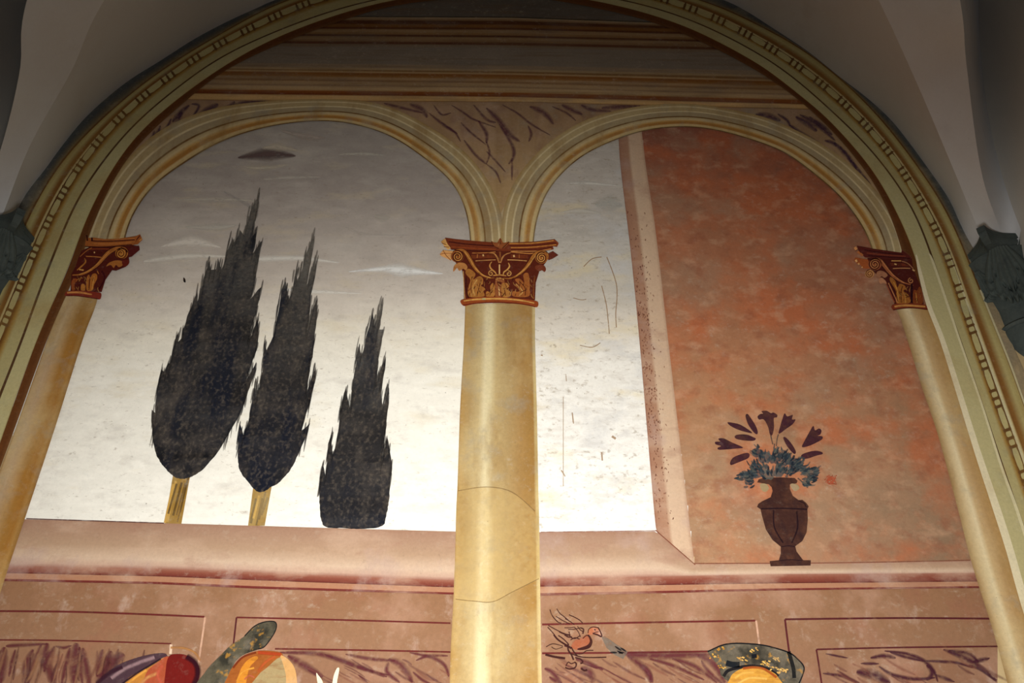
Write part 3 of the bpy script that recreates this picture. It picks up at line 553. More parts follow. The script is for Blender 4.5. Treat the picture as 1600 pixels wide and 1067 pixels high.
add_stroke(mb, [(1530, 455), (1562, 534), (1580, 580), (1600, 636), (1620, 690)], 3, (206, 196, 156), yy)
mb.build('border_highlight', M_border, fresco, 'pale highlight lines on the right upright of the border')
# bead and reel moulding, each bead on its own
P3 = np.array(edge(E3)); W3 = np.array([tuple(W(*p)) for p in P3]); s3 = np.concatenate([[0], np.cumsum(np.linalg.norm(np.diff(W3, axis=0), axis=1))])
def at3(s):
    x = np.interp(s, s3, P3[:, 0]); y = np.interp(s, s3, P3[:, 1]); return np.array((x, y))
s = s3[0]+.05; pat = [(.105, 1), (.026, 0), (.026, 0)]; k = 0; bd = (190, 178, 124); yb = depth(8); 
while s < s3[-1]-.2:
    ln, big = pat[k % 3]; k += 1
    a, b = at3(s), at3(s+ln); s_n = s+ln+.016
    if -20 < a[0] < 1620 and -20 < a[1] < 1070:
        t = (b-a); L_ = np.hypot(*t); n_ = np.array((-t[1], t[0]))/L_; w = 4.3
        mid = (a+b)/2; q = [a+n_*w*.72, mid*.0+a*.75+b*.25+n_*w, b*.75+a*.25+n_*w, b+n_*w*.72, b-n_*w*.72, b*.75+a*.25-n_*w, a*.75+b*.25-n_*w, a-n_*w*.72]
        m_ = MB(); add_poly(m_, [tuple(p) for p in q], bd, yb); m_.build('bead', M_border, border)
        c_, d_ = at3(s+ln+.001), at3(s_n-.001)
        mbars = MB(); add_stroke(mbars, [tuple((c_+d_)/2+n_*6.5), tuple((c_+d_)/2-n_*6.5)], max(2.0, np.hypot(*(d_-c_))*.8), (104, 72, 38), yb-.00002); mbars.build('reel_gap', M_border, border)
    s = s_n

# --- cypresses
def crown(name, pts, label, topy, boty, parent):
    mb = MB()
    def c(px, py):
        t = (py-topy)/(boty-topy); k = fb(px, py, .05, .4, 1)
        a = grad([(0, (118, 112, 104)), (.12, (96, 92, 86)), (.3, (64, 62, 60)), (.6, (42, 40, 40)), (1, (32, 32, 36))], t); return tuple(max(8, v+20*k) for v in a)
    # roughen the outline with brush hairs
    out = []
    for i, p in enumerate(pts):
        out.append(p); q = pts[(i+1) % len(pts)]; d = math.hypot(q[0]-p[0], q[1]-p[1])
        if p[1] > boty-75 and q[1] > boty-75:
            a_, b_ = pts[i-1], pts[(i+2) % len(pts)]
            for j in range(1, 7):
                t = j/7; out.append(tuple(.5*((2*p[m])+(q[m]-a_[m])*t+(2*a_[m]-5*p[m]+4*q[m]-b_[m])*t*t+(3*p[m]-a_[m]-3*q[m]+b_[m])*t**3)+random.uniform(-.5, .5) for m in (0, 1)))
            continue
        for j in range(1, max(1, int(d/7))):
            t = j/max(1, int(d/7)); out.append((p[0]*(1-t)+q[0]*t+random.uniform(-.8, .8), p[1]*(1-t)+q[1]*t+random.uniform(-.8, .8)))
    add_poly(mb, out, c, depth(3)); yy = depth(3)
    for j in range(len(out)):
        x, y = out[j]
        if y > boty-60 or random.random() < .2: continue
        x += random.uniform(-3, 1) if x > (min(p[0] for p in pts)+max(p[0] for p in pts))/2 else random.uniform(-1, 3); L_ = random.uniform(9, 24); cc = c(x, y); lean = .17+random.uniform(-.05, .05)
        add_stroke(mb, [(x-L_*lean, y+L_), (x, y), (x+lean*L_*.5, y-L_*.5)], random.uniform(2.0, 4.5), cc+(.6,), yy-j*.000004, soft=.35, taper=True, n=2)
    return mb.build(name, M_crown, parent, label)
C1 = [(296, 747), (284, 749), (272, 745), (256, 729), (245, 711), (239, 686), (237, 659), (238, 641), (243, 646), (244, 626), (247, 603), (253, 578), (257, 582), (263, 568), (266, 569), (270, 548), (276, 527), (280, 519), (279, 535), (284, 530), (287, 515), (293, 495), (302, 474), (309, 454), (309, 472), (314, 456), (322, 425), (329, 407), (330, 423), (338, 422), (341, 404), (346, 423), (355, 398), (363, 371), (366, 380), (373, 369), (375, 360), (382, 369), (388, 346), (395, 324), (407, 301), (403, 326), (400, 344), (393, 373), (402, 362), (400, 380), (395, 398), (410, 377), (405, 400), (401, 425), (399, 443), (392, 468), (409, 449), (406, 468), (400, 492), (393, 513), (391, 530), (405, 497), (404, 528), (403, 540), (398, 558), (385, 596), (401, 566), (400, 581), (393, 599), (384, 626), (373, 653), (359, 677), (341, 707), (321, 731), (305, 743)]
C2 = [(400, 767), (412, 769), (423, 762), (436, 755), (454, 735), (466, 712), (476, 689), (485, 662), (471, 674), (481, 641), (489, 611), (494, 585), (494, 573), (480, 613), (486, 565), (489, 559), (492, 527), (495, 503), (496, 468), (489, 484), (481, 522), (486, 464), (490, 444), (495, 419), (496, 403), (488, 429), (479, 448), (482, 429), (487, 405), (491, 379), (490, 367), (478, 399), (470, 429), (464, 442), (468, 415), (462, 429), (457, 456), (452, 468), (447, 440), (440, 455), (439, 466), (436, 486), (433, 501), (427, 527), (417, 548), (414, 533), (412, 559), (411, 575), (405, 611), (399, 633), (400, 590), (394, 631), (388, 661), (381, 681), (376, 664), (372, 686), (372, 712), (375, 735), (385, 750)]
C3 = [(510, 824), (502, 811), (500, 794), (499, 762), (501, 741), (505, 725), (509, 745), (511, 715), (513, 694), (518, 676), (520, 711), (526, 692), (530, 664), (532, 644), (536, 623), (541, 608), (544, 625), (547, 638), (550, 609), (553, 589), (557, 570), (559, 549), (562, 537), (565, 557), (570, 540), (574, 521), (579, 501), (582, 488), (585, 510), (591, 493), (598, 466), (598, 484), (593, 516), (600, 516), (597, 531), (593, 551), (590, 574), (589, 598), (594, 581), (603, 557), (602, 578), (598, 600), (596, 619), (598, 640), (605, 615), (608, 600), (608, 630), (605, 651), (603, 674), (597, 722), (605, 683), (611, 715), (613, 726), (610, 756), (608, 783), (604, 805), (598, 822), (570, 827), (540, 826)]
for pts, tr, lab, ty, by in ((C1, [(271, 742), (298, 742), (284, 819), (258, 818)], 'largest painted cypress, leftmost and leaning right', 301, 749), (C2, [(396, 762), (425, 760), (414, 822), (388, 822)], 'middle painted cypress on a short ochre trunk', 367, 769), (C3, None, 'smallest painted cypress, trunkless, nearest the central column', 466, 827)):
    t = empty('painted_cypress', fresco, lab)
    if tr:
        mb = MB(); add_poly(mb, tr, (150, 116, 52), depth(2)); yy = depth(2)
        for j in range(7):
            u = random.random(); a = (tr[0][0]*(1-u)+tr[1][0]*u, tr[0][1]+random.uniform(0, 20)); b = (tr[3][0]*(1-u)+tr[2][0]*u, tr[3][1]-random.uniform(0, 20))
            add_stroke(mb, [a, b], random.uniform(1.5, 4), random.choice([(96, 72, 34), (188, 146, 66), (110, 84, 44)]), yy-j*.00001)
        mb.build('trunk', M_ochre, t)
    crown('crown', pts, None, ty, by, t)

# --- helper for painted ornaments drawn in a local frame
def shapes(parent, X0, Y0, S, lst, mat=M_cap, layer=7):
    for it in lst:
        nm, kind = it[0], it[1]
        mb = MB(); yy = depth(layer)
        if kind == 'p':
            pts = T(X0, Y0, S, it[2]); 
            if it[4] if len(it) > 4 else True: pts = smooth(pts, 4, True)
            add_poly(mb, pts, it[3], yy)
        elif kind == 's':
            for j, (pp, w, c) in enumerate(it[2]): add_stroke(mb, T(X0, Y0, S, pp), ([q/S for q in w] if isinstance(w, (list, tuple)) else w/S), c, yy-j*.00001, soft=.12)
        mb.build(nm, it[5] if len(it) > 5 else (M_line if kind == 's' else mat), parent)
def spiral(cx, cy, r, a0, turns, d=1, n=14):
    return [(cx+r*(1-.8*t/n)*math.cos(math.radians(a0+d*turns*360*t/n)), cy-r*(1-.8*t/n)*math.sin(math.radians(a0+d*turns*360*t/n))) for t in range(n+1)]
DB = (78, 26, 16); DB2 = (104, 42, 22); OCH = (176, 112, 52); LTO = (212, 156, 84); HIO = (236, 190, 124)
cap = empty('painted_capital', fresco, 'central painted leafy capital in brown and gold')
shapes(cap, 680, 360, 7.62, [
    ('bell', 'p', [(200, 262), (380, 240), (760, 250), (1330, 265), (1345, 340), (1320, 390), (1240, 500), (1197, 640), (1188, 845), (343, 845), (338, 600), (322, 490), (230, 380)], (92, 34, 18), False),
    ('acanthus_leaf', 'p', [(400, 800), (400, 680), (420, 600), (360, 520), (400, 470), (480, 530), (455, 600), (520, 560), (565, 580), (570, 650), (545, 670), (600, 710), (575, 740), (580, 800)], (170, 110, 50)),
    ('acanthus_leaf', 'p', [(610, 800), (612, 740), (660, 745), (655, 680), (690, 640), (715, 700), (700, 800)], (180, 118, 54)),
    ('acanthus_leaf', 'p', [(715, 800), (715, 640), (725, 600), (770, 580), (820, 600), (825, 660), (790, 690), (790, 800)], (150, 86, 46)),
    ('acanthus_leaf', 'p', [(800, 800), (790, 660), (850, 640), (880, 680), (850, 710), (900, 750), (890, 800)], (176, 118, 56)),
    ('acanthus_leaf', 'p', [(930, 800), (925, 740), (985, 745), (1000, 720), (940, 660), (1000, 670), (950, 600), (1010, 590), (1060, 640), (1050, 540), (1110, 530), (1125, 700), (1110, 800)], (164, 96, 44)),
    ('leaf_vein', 's', [([(470, 790), (450, 690), (500, 600)], 16, (222, 168, 92, .8)), ([(500, 790), (520, 700), (550, 600)], 12, (110, 56, 26, .8)), ([(440, 780), (425, 700), (440, 620)], 10, (110, 56, 26, .7)), ([(765, 790), (758, 680)], 14, HIO), ([(760, 650), (770, 625)], 60, (84, 26, 18, .9)), ([(1000, 790), (1040, 740), (960, 650)], 14, (224, 168, 94, .8)), ([(1070, 790), (1070, 700), (1000, 620)], 12, (96, 40, 20, .8)), ([(840, 790), (820, 700)], 14, (116, 60, 30, .8)), ([(650, 790), (680, 700)], 10, (110, 56, 26, .7)), ([(335, 500), (345, 700), (355, 830)], 10, (222, 170, 104, .8)), ([(370, 560), (370, 700), (395, 820)], 14, (60, 16, 12, .8)), ([(1185, 560), (1170, 700), (1172, 830)], 16, (150, 84, 40, .7))]),
    ('small_leaf', 'p', [(216, 505), (225, 440), (280, 400), (350, 405), (385, 450), (365, 490), (335, 470), (290, 497), (262, 462), (245, 480)], (190, 128, 70)),
    ('small_leaf', 'p', [(1190, 440), (1250, 420), (1300, 440), (1318, 480), (1300, 510), (1270, 490), (1240, 500), (1200, 480)], (120, 56, 34)),
    ('egg_band', 's', [([(440, 285), (600, 282), (720, 270)], 12, (190, 120, 60)), ([(430, 330), (560, 325), (720, 320)], 50, (120, 56, 28)), ([(480, 378), (600, 370), (720, 365)], 11, (206, 148, 86)), ([(860, 365), (960, 368), (1090, 378)], 12, (214, 158, 92)), ([(900, 320), (1000, 325), (1100, 330)], 50, (118, 54, 28)), ([(570, 300), (575, 322)], 20, HIO), ([(935, 308), (940, 332)], 22, HIO), ([(505, 300), (500, 340)], 14, (190, 118, 60)), ([(1000, 300), (1000, 345)], 12, (170, 100, 50)), ([(900, 270), (1100, 290), (1180, 285)], 14, (200, 130, 66))]),
    ('abacus', 'p', [(118, 102), (250, 120), (400, 135), (600, 150), (780, 162), (980, 156), (1200, 148), (1420, 120), (1468, 165), (1450, 212), (1400, 205), (1410, 240), (1300, 262), (900, 262), (700, 256), (400, 250), (190, 245), (150, 180)], (122, 54, 28), False),
    ('abacus_line', 's', [([(160, 150), (400, 180), (700, 200)], 14, (70, 20, 16)), ([(190, 210), (400, 225), (720, 240)], 16, (150, 70, 32)), ([(200, 240), (450, 255), (740, 262)], 10, (56, 14, 12)), ([(880, 172), (1150, 168), (1420, 135)], 16, (206, 138, 66)), ([(880, 200), (1150, 195), (1440, 165)], 10, (80, 24, 18)), ([(900, 220), (1150, 215), (1440, 185)], 16, (196, 126, 58)), ([(900, 245), (1200, 240), (1390, 215)], 9, (70, 20, 16)), ([(1410, 130), (1460, 168), (1445, 205)], 12, (150, 74, 40)), ([(900, 262), (1200, 262), (1380, 235)], 10, (214, 150, 82))]),
    ('abacus_end', 'p', [(68, 150), (118, 112), (150, 180), (188, 225), (155, 247), (110, 200)], (222, 168, 96), False),
    ('abacus_end', 'p', [(55, 300), (95, 250), (215, 262), (190, 375), (130, 345), (75, 320)], (226, 166, 102), False),
    ('abacus_end', 'p', [(1345, 290), (1400, 262), (1465, 310), (1400, 350), (1345, 372)], (104, 44, 30), False),
    ('end_line', 's', [([(80, 165), (135, 185)], 8, (110, 52, 26)), ([(105, 210), (165, 215)], 8, (110, 52, 26)), ([(95, 250), (130, 310), (190, 372)], 8, (130, 66, 34)), ([(60, 300), (110, 290), (200, 290)], 7, (150, 82, 44))]),
    ('rosette', 'p', [(665, 140), (720, 165), (745, 150), (775, 105), (805, 155), (830, 160), (885, 150), (840, 210), (790, 232), (730, 220), (690, 185)], (150, 84, 44)),
    ('rosette_line', 's', [([(670, 145), (700, 200), (760, 230)], 8, (60, 16, 12)), ([(775, 110), (780, 180)], 8, (90, 36, 22)), ([(880, 150), (830, 200), (800, 228)], 9, (60, 16, 12)), ([(760, 170), (750, 200)], 16, (196, 130, 76, .8))]),
    ('lily', 's', [([(640, 285), (700, 290), (740, 340), (765, 400)], [8, 14, 22, 26], (196, 136, 76)), ([(900, 280), (840, 300), (800, 340), (775, 400)], [8, 14, 20, 24], (196, 136, 76)), ([(770, 270), (770, 390)], 30, (150, 88, 46)), ([(760, 280), (765, 380)], 8, (84, 30, 20)), ([(790, 290), (780, 380)], 7, (84, 30, 20))]),
    ('helix', 's', [([(675, 385), (650, 430), (665, 470), (710, 510), (730, 540)], [8, 18, 20, 18, 10], (206, 146, 76)), ([(870, 400), (885, 440), (860, 480), (820, 510), (810, 540)], [8, 20, 20, 18, 10], (214, 158, 86)), (spiral(665, 528, 34, 80, 1.2), 12, (206, 150, 80)), (spiral(875, 530, 34, 100, 1.2, -1), 12, (214, 158, 86)), ([(765, 420), (765, 535)], 17, HIO), ([(690, 552), (770, 545), (845, 555)], 15, (206, 146, 74)), ([(720, 600), (770, 582), (820, 600)], 12, LTO)]),
    ('volute', 's', [([(215, 330), (225, 280), (270, 250), (330, 252), (380, 300), (430, 390), (490, 480), (560, 545), (640, 580), (705, 580)], [34, 38, 40, 44, 62, 64, 52, 40, 26, 10], (70, 22, 12)), ([(215, 330), (225, 280), (270, 250), (330, 252), (380, 300), (430, 390), (490, 480), (560, 545), (640, 580), (705, 580)], [24, 28, 28, 34, 48, 50, 40, 28, 16, 6], (168, 102, 44)), ([(350, 265), (410, 350), (470, 450), (560, 540), (660, 578)], 11, (220, 160, 84, .9))]),
    ('volute', 's', [([(1335, 360), (1335, 300), (1280, 268), (1220, 275), (1170, 320), (1110, 420), (1040, 500), (960, 560), (880, 588), (810, 582)], [30, 36, 38, 42, 56, 56, 46, 34, 22, 8], (64, 20, 12)), ([(1335, 360), (1335, 300), (1280, 268), (1220, 275), (1170, 320), (1110, 420), (1040, 500), (960, 560), (880, 588), (810, 582)], [20, 26, 27, 32, 44, 44, 34, 24, 14, 5], (176, 110, 48)), ([(1210, 290), (1140, 390), (1060, 480), (960, 560)], 9, (226, 168, 92, .9))]),
    ('volute_scroll', 'p', [(265+78*math.cos(a*.5236), 325+70*math.sin(a*.5236)) for a in range(12)], (150, 82, 36)),
    ('volute_scroll', 'p', [(1265+76*math.cos(a*.5236), 340+70*math.sin(a*.5236)) for a in range(12)], (166, 100, 46)),
    ('scroll_line', 's', [(spiral(265, 325, 74, 110, 2.2, -1, 26), 15, (70, 22, 12)), (spiral(268, 328, 60, 110, 2.0, -1, 26), 10, (216, 150, 76)), (spiral(1265, 340, 70, 60, 2.2, 1, 26), 14, (80, 28, 14)), (spiral(1264, 342, 58, 60, 2.0, 1, 26), 10, (222, 160, 84))]),
    ('ring', 'p', [(300, 865), (325, 838), (420, 822), (600, 805), (760, 806), (1000, 826), (1190, 852), (1228, 885), (1205, 930), (1100, 905), (1000, 892), (760, 878), (560, 882), (440, 895), (345, 915)], (150, 70, 30)),
    ('ring_light', 's', [([(340, 855), (500, 835), (760, 828), (1000, 845), (1180, 880)], [14, 24, 24, 22, 12], (214, 158, 82)), ([(330, 905), (520, 878), (760, 870), (1000, 886), (1190, 922)], [12, 12, 14, 14, 12], (104, 32, 20)), ([(560, 830), (600, 830)], 26, (190, 176, 120))]),
])
capl = empty('painted_capital', fresco, 'left painted leafy capital, cut by the arch border')
shapes(capl, 90, 355, 8.533, [
    ('bell', 'p', [(330, 330), (460, 270), (960, 250), (1100, 270), (1105, 320), (1000, 410), (960, 420), (970, 480), (920, 545), (790, 598), (740, 590), (650, 720), (600, 880), (185, 870), (195, 640), (250, 540), (290, 420)], (84, 26, 18), False),
    ('abacus', 'p', [(400, 115), (420, 160), (500, 155), (640, 175), (820, 170), (960, 150), (1060, 135), (1110, 112), (1142, 185), (1080, 245), (960, 262), (700, 280), (480, 275), (375, 270)], (166, 94, 42), False),
    ('abacus_line', 's', [([(460, 200), (700, 205), (1040, 185)], 14, (70, 20, 16)), ([(470, 235), (700, 240), (1040, 215)], 22, (190, 116, 56)), ([(380, 275), (650, 280), (1000, 250)], 14, (60, 14, 14)), ([(440, 175), (700, 185), (1040, 165)], 12, (186, 116, 62)), ([(1060, 190), (1110, 125)], 14, (90, 26, 20)), ([(1100, 200), (1135, 170)], 20, (214, 150, 84)), ([(400, 120), (410, 200)], 22, (60, 18, 14)), ([(470, 155), (470, 200)], 26, (60, 18, 16))]),
    ('end_block', 'p', [(960, 300), (1090, 262), (1105, 310), (1000, 405), (960, 400)], (88, 26, 24), False),
    ('egg_band', 's', [([(440, 310), (600, 305), (700, 310)], 20, (130, 58, 28)), ([(430, 350), (560, 352), (650, 360)], 40, (88, 30, 18)), ([(500, 345), (505, 362)], 18, HIO), ([(390, 405), (500, 410), (600, 420)], 14, (196, 124, 58)), ([(310, 410), (400, 330), (470, 290)], 12, (170, 100, 46))]),
    ('helix', 's', [([(370, 430), (385, 480), (330, 540), (270, 590)], [10, 22, 24, 12], (186, 118, 50)), ([(300, 580), (360, 590)], 22, LTO)]),
    ('volute', 's', [([(210, 655), (330, 645), (430, 600), (540, 520), (620, 430), (700, 350), (800, 300), (900, 300), (945, 350)], [26, 40, 50, 60, 70, 76, 66, 46, 40], (66, 18, 12)), ([(210, 655), (330, 645), (430, 600), (540, 520), (620, 430), (700, 350), (800, 300), (900, 300), (945, 350)], [14, 26, 34, 44, 54, 60, 50, 34, 26], (178, 108, 50)), ([(300, 645), (440, 590), (560, 490), (700, 340)], 10, (214, 150, 78, .9))]),
    ('volute_scroll', 'p', [(865+85*math.cos(a*.5236), 365+75*math.sin(a*.5236)) for a in range(12)], (180, 112, 46)),
    ('scroll_line', 's', [(spiral(855, 368, 80, 90, 2.2, -1, 26), 14, (84, 30, 14)), (spiral(850, 370, 62, 90, 1.8, -1, 26), 9, (216, 150, 70))]),
    ('small_leaf', 'p', [(660, 540), (700, 490), (790, 460), (870, 470), (880, 520), (830, 550), (790, 520), (760, 560), (720, 520)], (170, 104, 46)),
    ('small_leaf', 'p', [(870, 470), (940, 450), (970, 480), (940, 530), (890, 540)], (104, 32, 22)),
    ('acanthus_leaf', 'p', [(400, 855), (400, 700), (430, 650), (450, 690), (480, 640), (530, 640), (540, 700), (500, 780), (480, 855)], (176, 106, 42)),
    ('acanthus_leaf', 'p', [(205, 855), (200, 740), (240, 700), (280, 720), (240, 780), (240, 855)], (150, 76, 34)),
    ('acanthus_leaf', 'p', [(325, 855), (330, 780), (370, 780), (380, 855)], (186, 120, 52)),
    ('leaf_vein', 's', [([(430, 850), (440, 700)], 14, (84, 26, 14)), ([(470, 850), (500, 670)], 10, (224, 160, 80)), ([(540, 600), (560, 640)], 14, (180, 110, 48)), ([(600, 600), (640, 700), (560, 850)], 26, (70, 12, 18, .9)), ([(250, 740), (300, 700), (340, 690)], 14, (170, 96, 44))]),
    ('ring', 'p', [(110, 905), (150, 870), (330, 862), (500, 880), (590, 895), (590, 960), (560, 980), (480, 955), (300, 935), (130, 935)], (128, 46, 32)),
    ('ring_light', 's', [([(140, 890), (300, 885), (470, 915)], [26, 32, 22], (206, 134, 72)), ([(130, 928), (300, 935), (560, 975)], 12, (86, 22, 22))]),
])
capr = empty('painted_capital', fresco, 'right painted leafy capital against the terracotta wall')
shapes(capr, 1320, 375, 8.533, [
    ('bell', 'p', [(290, 260), (600, 240), (880, 240), (900, 400), (960, 540), (1000, 640), (1040, 870), (650, 870), (600, 740), (550, 600), (500, 520), (440, 500), (330, 400), (300, 330)], (78, 26, 20), False),
    ('end_block', 'p', [(110, 290), (130, 250), (300, 280), (330, 400), (230, 395), (200, 350), (150, 330)], (170, 88, 44), False),
    ('abacus', 'p', [(150, 92), (350, 130), (560, 160), (740, 185), (750, 150), (880, 250), (870, 275), (600, 265), (260, 250), (180, 180)], (92, 34, 28), False),
    ('abacus_line', 's', [([(250, 150), (500, 185), (760, 210)], 12, (56, 14, 18)), ([(280, 190), (500, 215), (800, 235)], 12, (140, 68, 44)), ([(300, 225), (550, 245), (860, 262)], 12, (50, 12, 16)), ([(120, 140), (150, 120)], 50, (222, 154, 96)), ([(160, 170), (230, 225)], 36, (186, 110, 62)), ([(130, 165), (170, 145), (200, 190)], 8, (90, 34, 22)), ([(135, 280), (150, 310)], 30, (236, 180, 116)), ([(170, 325), (180, 345)], 26, (232, 176, 112)), ([(215, 375), (225, 385)], 20, (226, 170, 108)), ([(750, 150), (830, 200), (880, 260)], 10, (110, 60, 44))]),
    ('egg_band', 's', [([(610, 295), (740, 295)], 16, (206, 150, 84)), ([(590, 340), (850, 350)], 44, (110, 48, 30)), ([(650, 335), (680, 345)], 20, HIO), ([(630, 398), (750, 392), (860, 395)], 13, (196, 138, 88)), ([(750, 300), (830, 330), (900, 400)], 14, (170, 116, 80)), ([(890, 410), (920, 430)], 20, (214, 168, 110))]),
    ('volute', 's', [([(330, 290), (400, 265), (460, 280), (510, 350), (580, 440), (650, 510), (760, 580), (900, 620)], [30, 34, 46, 72, 66, 60, 44, 14], (54, 16, 14)), ([(330, 290), (400, 265), (460, 280), (510, 350), (580, 440), (650, 510), (760, 580), (900, 620)], [18, 22, 34, 56, 50, 44, 28, 8], (160, 92, 56)), ([(480, 290), (560, 400), (650, 500), (780, 590)], 9, (212, 144, 90, .9))]),
    ('volute_scroll', 'p', [(390+90*math.cos(a*.5236), 340+80*math.sin(a*.5236)) for a in range(12)], (150, 84, 52)),
    ('scroll_line', 's', [(spiral(390, 340, 84, 60, 2.3, 1, 26), 14, (70, 22, 16)), (spiral(390, 342, 66, 60, 2.0, 1, 26), 9, (206, 140, 84))]),
    ('scroll_line', 's', [(spiral(870, 560, 40, 100, 1.3, 1), 14, (186, 124, 76))]),
    ('small_scroll', 'p', [(320+62*math.cos(a*.5236), 468+55*math.sin(a*.5236)) for a in range(12)], (196, 138, 84)),
    ('scroll_line', 's', [(spiral(320, 468, 54, 90, 1.8, 1, 20), 11, (100, 50, 26))]),
    ('small_leaf', 'p', [(410, 500), (420, 440), (470, 425), (530, 450), (560, 490), (520, 520), (480, 500), (440, 520)], (170, 116, 84)),
    ('small_leaf', 'p', [(445, 540), (480, 520), (530, 560), (545, 600), (500, 590), (460, 600)], (190, 132, 96)),
    ('acanthus_leaf', 'p', [(680, 860), (670, 700), (590, 560), (600, 510), (660, 560), (690, 650), (720, 600), (780, 620), (800, 660), (770, 700), (830, 740), (860, 850)], (160, 98, 40)),
    ('acanthus_leaf', 'p', [(900, 860), (905, 690), (950, 690), (980, 640), (1010, 680), (1025, 860)], (128, 62, 26)),
    ('leaf_vein', 's', [([(700, 850), (690, 700), (640, 580)], 12, (212, 152, 70)), ([(740, 850), (740, 700), (760, 630)], 12, (80, 30, 14)), ([(800, 850), (790, 740)], 12, (206, 146, 66)), ([(540, 600), (600, 740), (650, 850)], 16, (150, 78, 50)), ([(570, 590), (640, 740), (690, 850)], 16, (190, 122, 76)), ([(590, 590), (660, 720), (700, 840)], 9, (60, 18, 14)), ([(950, 850), (935, 720)], 12, (196, 136, 64)), ([(880, 600), (880, 850)], 30, (44, 12, 20))]),
    ('ring', 'p', [(608, 910), (625, 880), (700, 865), (900, 865), (1050, 878), (1090, 910), (1085, 948), (900, 925), (700, 940), (640, 955)], (128, 54, 30)),
    ('ring_light', 's', [([(650, 905), (800, 888), (1060, 905)], [26, 32, 24], (200, 138, 72)), ([(630, 948), (850, 922), (1085, 940)], 12, (70, 20, 18))]),
])

def dabs(parent, X0, Y0, S, xa, xb, ya, yb, n, slope=0.0):
    mb = MB(); yy = depth(7)
    for k in range(n):
        y = random.uniform(ya, yb); x = random.uniform(xa, xb)+slope*(y-ya); L_ = random.uniform(25, 70); an = random.gauss(0, .45)
        add_stroke(mb, T(X0, Y0, S, [(x, y), (x+L_*.5*math.sin(an)+random.uniform(-6, 6), y+L_*.5*math.cos(an)), (x+L_*math.sin(an)*1.3, y+L_*math.cos(an))]), random.uniform(6, 15)/S, random.choice([(196, 136, 70, .6), (60, 18, 12, .75), (120, 56, 28, .6), (222, 168, 96, .5), (74, 26, 16, .7)]), yy-k*.000004, soft=.3, taper=True, n=3)
    mb.build('carving_stroke', M_line, parent)['kind'] = 'stuff'
dabs(cap, 680, 360, 7.62, 390, 1140, 560, 770, 90)
dabs(capl, 90, 355, 8.533, 200, 560, 660, 830, 34)
dabs(capr, 1320, 375, 8.533, 690, 1000, 620, 820, 34)
# --- vase of flowers
vase = empty('painted_vase', fresco, 'painted brown urn holding dark lilies and blue-green leaves')
shapes(vase, 1160, 735, 6.667, [
    ('urn', 'p', [(150, 130), (165, 100), (220, 82), (400, 78), (540, 85), (570, 115), (560, 140), (490, 150), (490, 200), (520, 270), (580, 315), (620, 312), (660, 345), (685, 380), (672, 410), (676, 520), (664, 650), (620, 740), (545, 795), (560, 850), (620, 930), (630, 940), (708, 940), (705, 995), (290, 1003), (278, 950), (375, 940), (395, 870), (395, 800), (310, 730), (240, 620), (200, 480), (185, 410), (148, 385), (160, 355), (205, 325), (290, 285), (310, 220), (300, 180), (270, 150)], (62, 36, 30), False, M_urn),
    ('urn_line', 's', [([(190, 405), (420, 400), (670, 410)], 16, (36, 18, 26, .8)), ([(320, 420), (330, 600), (420, 760)], 16, (36, 18, 26, .7)), ([(560, 430), (570, 600), (510, 760)], 18, (36, 18, 26, .7)), ([(580, 320), (640, 350), (660, 390)], 8, (30, 12, 22, .8)), ([(400, 800), (480, 790), (545, 800)], 10, (36, 18, 26, .8)), ([(380, 945), (500, 935), (620, 945)], 8, (36, 18, 26, .8))]),
    ('cut_patch', 'p', [(180, 150), (240, 145), (272, 190), (240, 228), (200, 215)], (158, 136, 100)),
    ('cut_patch', 'p', [(500, 145), (560, 150), (590, 190), (545, 222), (505, 185)], (156, 134, 98)),
], mat=M_pink, layer=3)
mb = MB(); yy = depth(4); 
cl = [(620, 560), (720, 620), (600, 720), (700, 760), (830, 640), (900, 720), (980, 640), (1060, 720), (880, 800), (760, 820), (640, 800), (560, 820), (540, 900), (1120, 740), (1200, 780), (1290, 790), (1260, 850), (1210, 920), (480, 830), (1000, 780), (860, 570), (940, 590), (1090, 680)]
for j, (x, y) in enumerate(cl):
    rr_ = random.uniform(55, 85); add_poly(mb, T(1100, 635, 7.62, [(x+rr_*random.uniform(.7, 1.1)*math.cos(q*.5236), y+rr_*random.uniform(.6, 1.0)*math.sin(q*.5236)) for q in range(12)]), random.choice([(100, 100, 94, .6), (76, 84, 86, .65), (58, 66, 74, .6)]), yy+.0002-j*.000004)
for j, (x, y) in enumerate(cl):
    for q in range(13):
        a = random.uniform(0, 2*math.pi); r = random.uniform(0, 75); L_ = random.uniform(35, 90); b = math.atan2(900-y, 830-x)+math.pi+random.uniform(-.7, .7)
        x1, y1 = x+r*math.cos(a), y+r*math.sin(a)
        c_ = random.choice([(40, 52, 62, .8), (52, 64, 72, .7), (72, 82, 84, .6), (30, 38, 48, .8), (96, 98, 90, .5)])
        add_stroke(mb, T(1100, 635, 7.62, [(x1, y1), (x1+L_*.5*math.cos(b), y1+L_*.5*math.sin(b)+6), (x1+L_*math.cos(b), y1+L_*math.sin(b))]), random.uniform(2, 5), c_, yy-(j*13+q)*.000003, soft=.25, taper=True, n=3)
mb.build('foliage', M_leaf, vase, 'blue-green tuft of leaves above the urn')['kind'] = 'stuff'
mb = MB(); yy = depth(3)
for p in ([(790, 350), (800, 400), (815, 460)], [(880, 340), (865, 400), (855, 480)], [(825, 560), (830, 500), (835, 450)], [(1110, 860), (1180, 920), (1230, 975)]): add_stroke(mb, T(1100, 635, 7.62, p), 1.8, (86, 72, 66, .8), yy)
mb.build('stem', M_line, vase)
PL = (64, 32, 40)
def bl(nm, pts):
    mb = MB(); add_poly(mb, smooth(T(1100, 635, 7.62, pts), 3, True), PL, depth(4)); mb.build(nm, M_urn, vase)
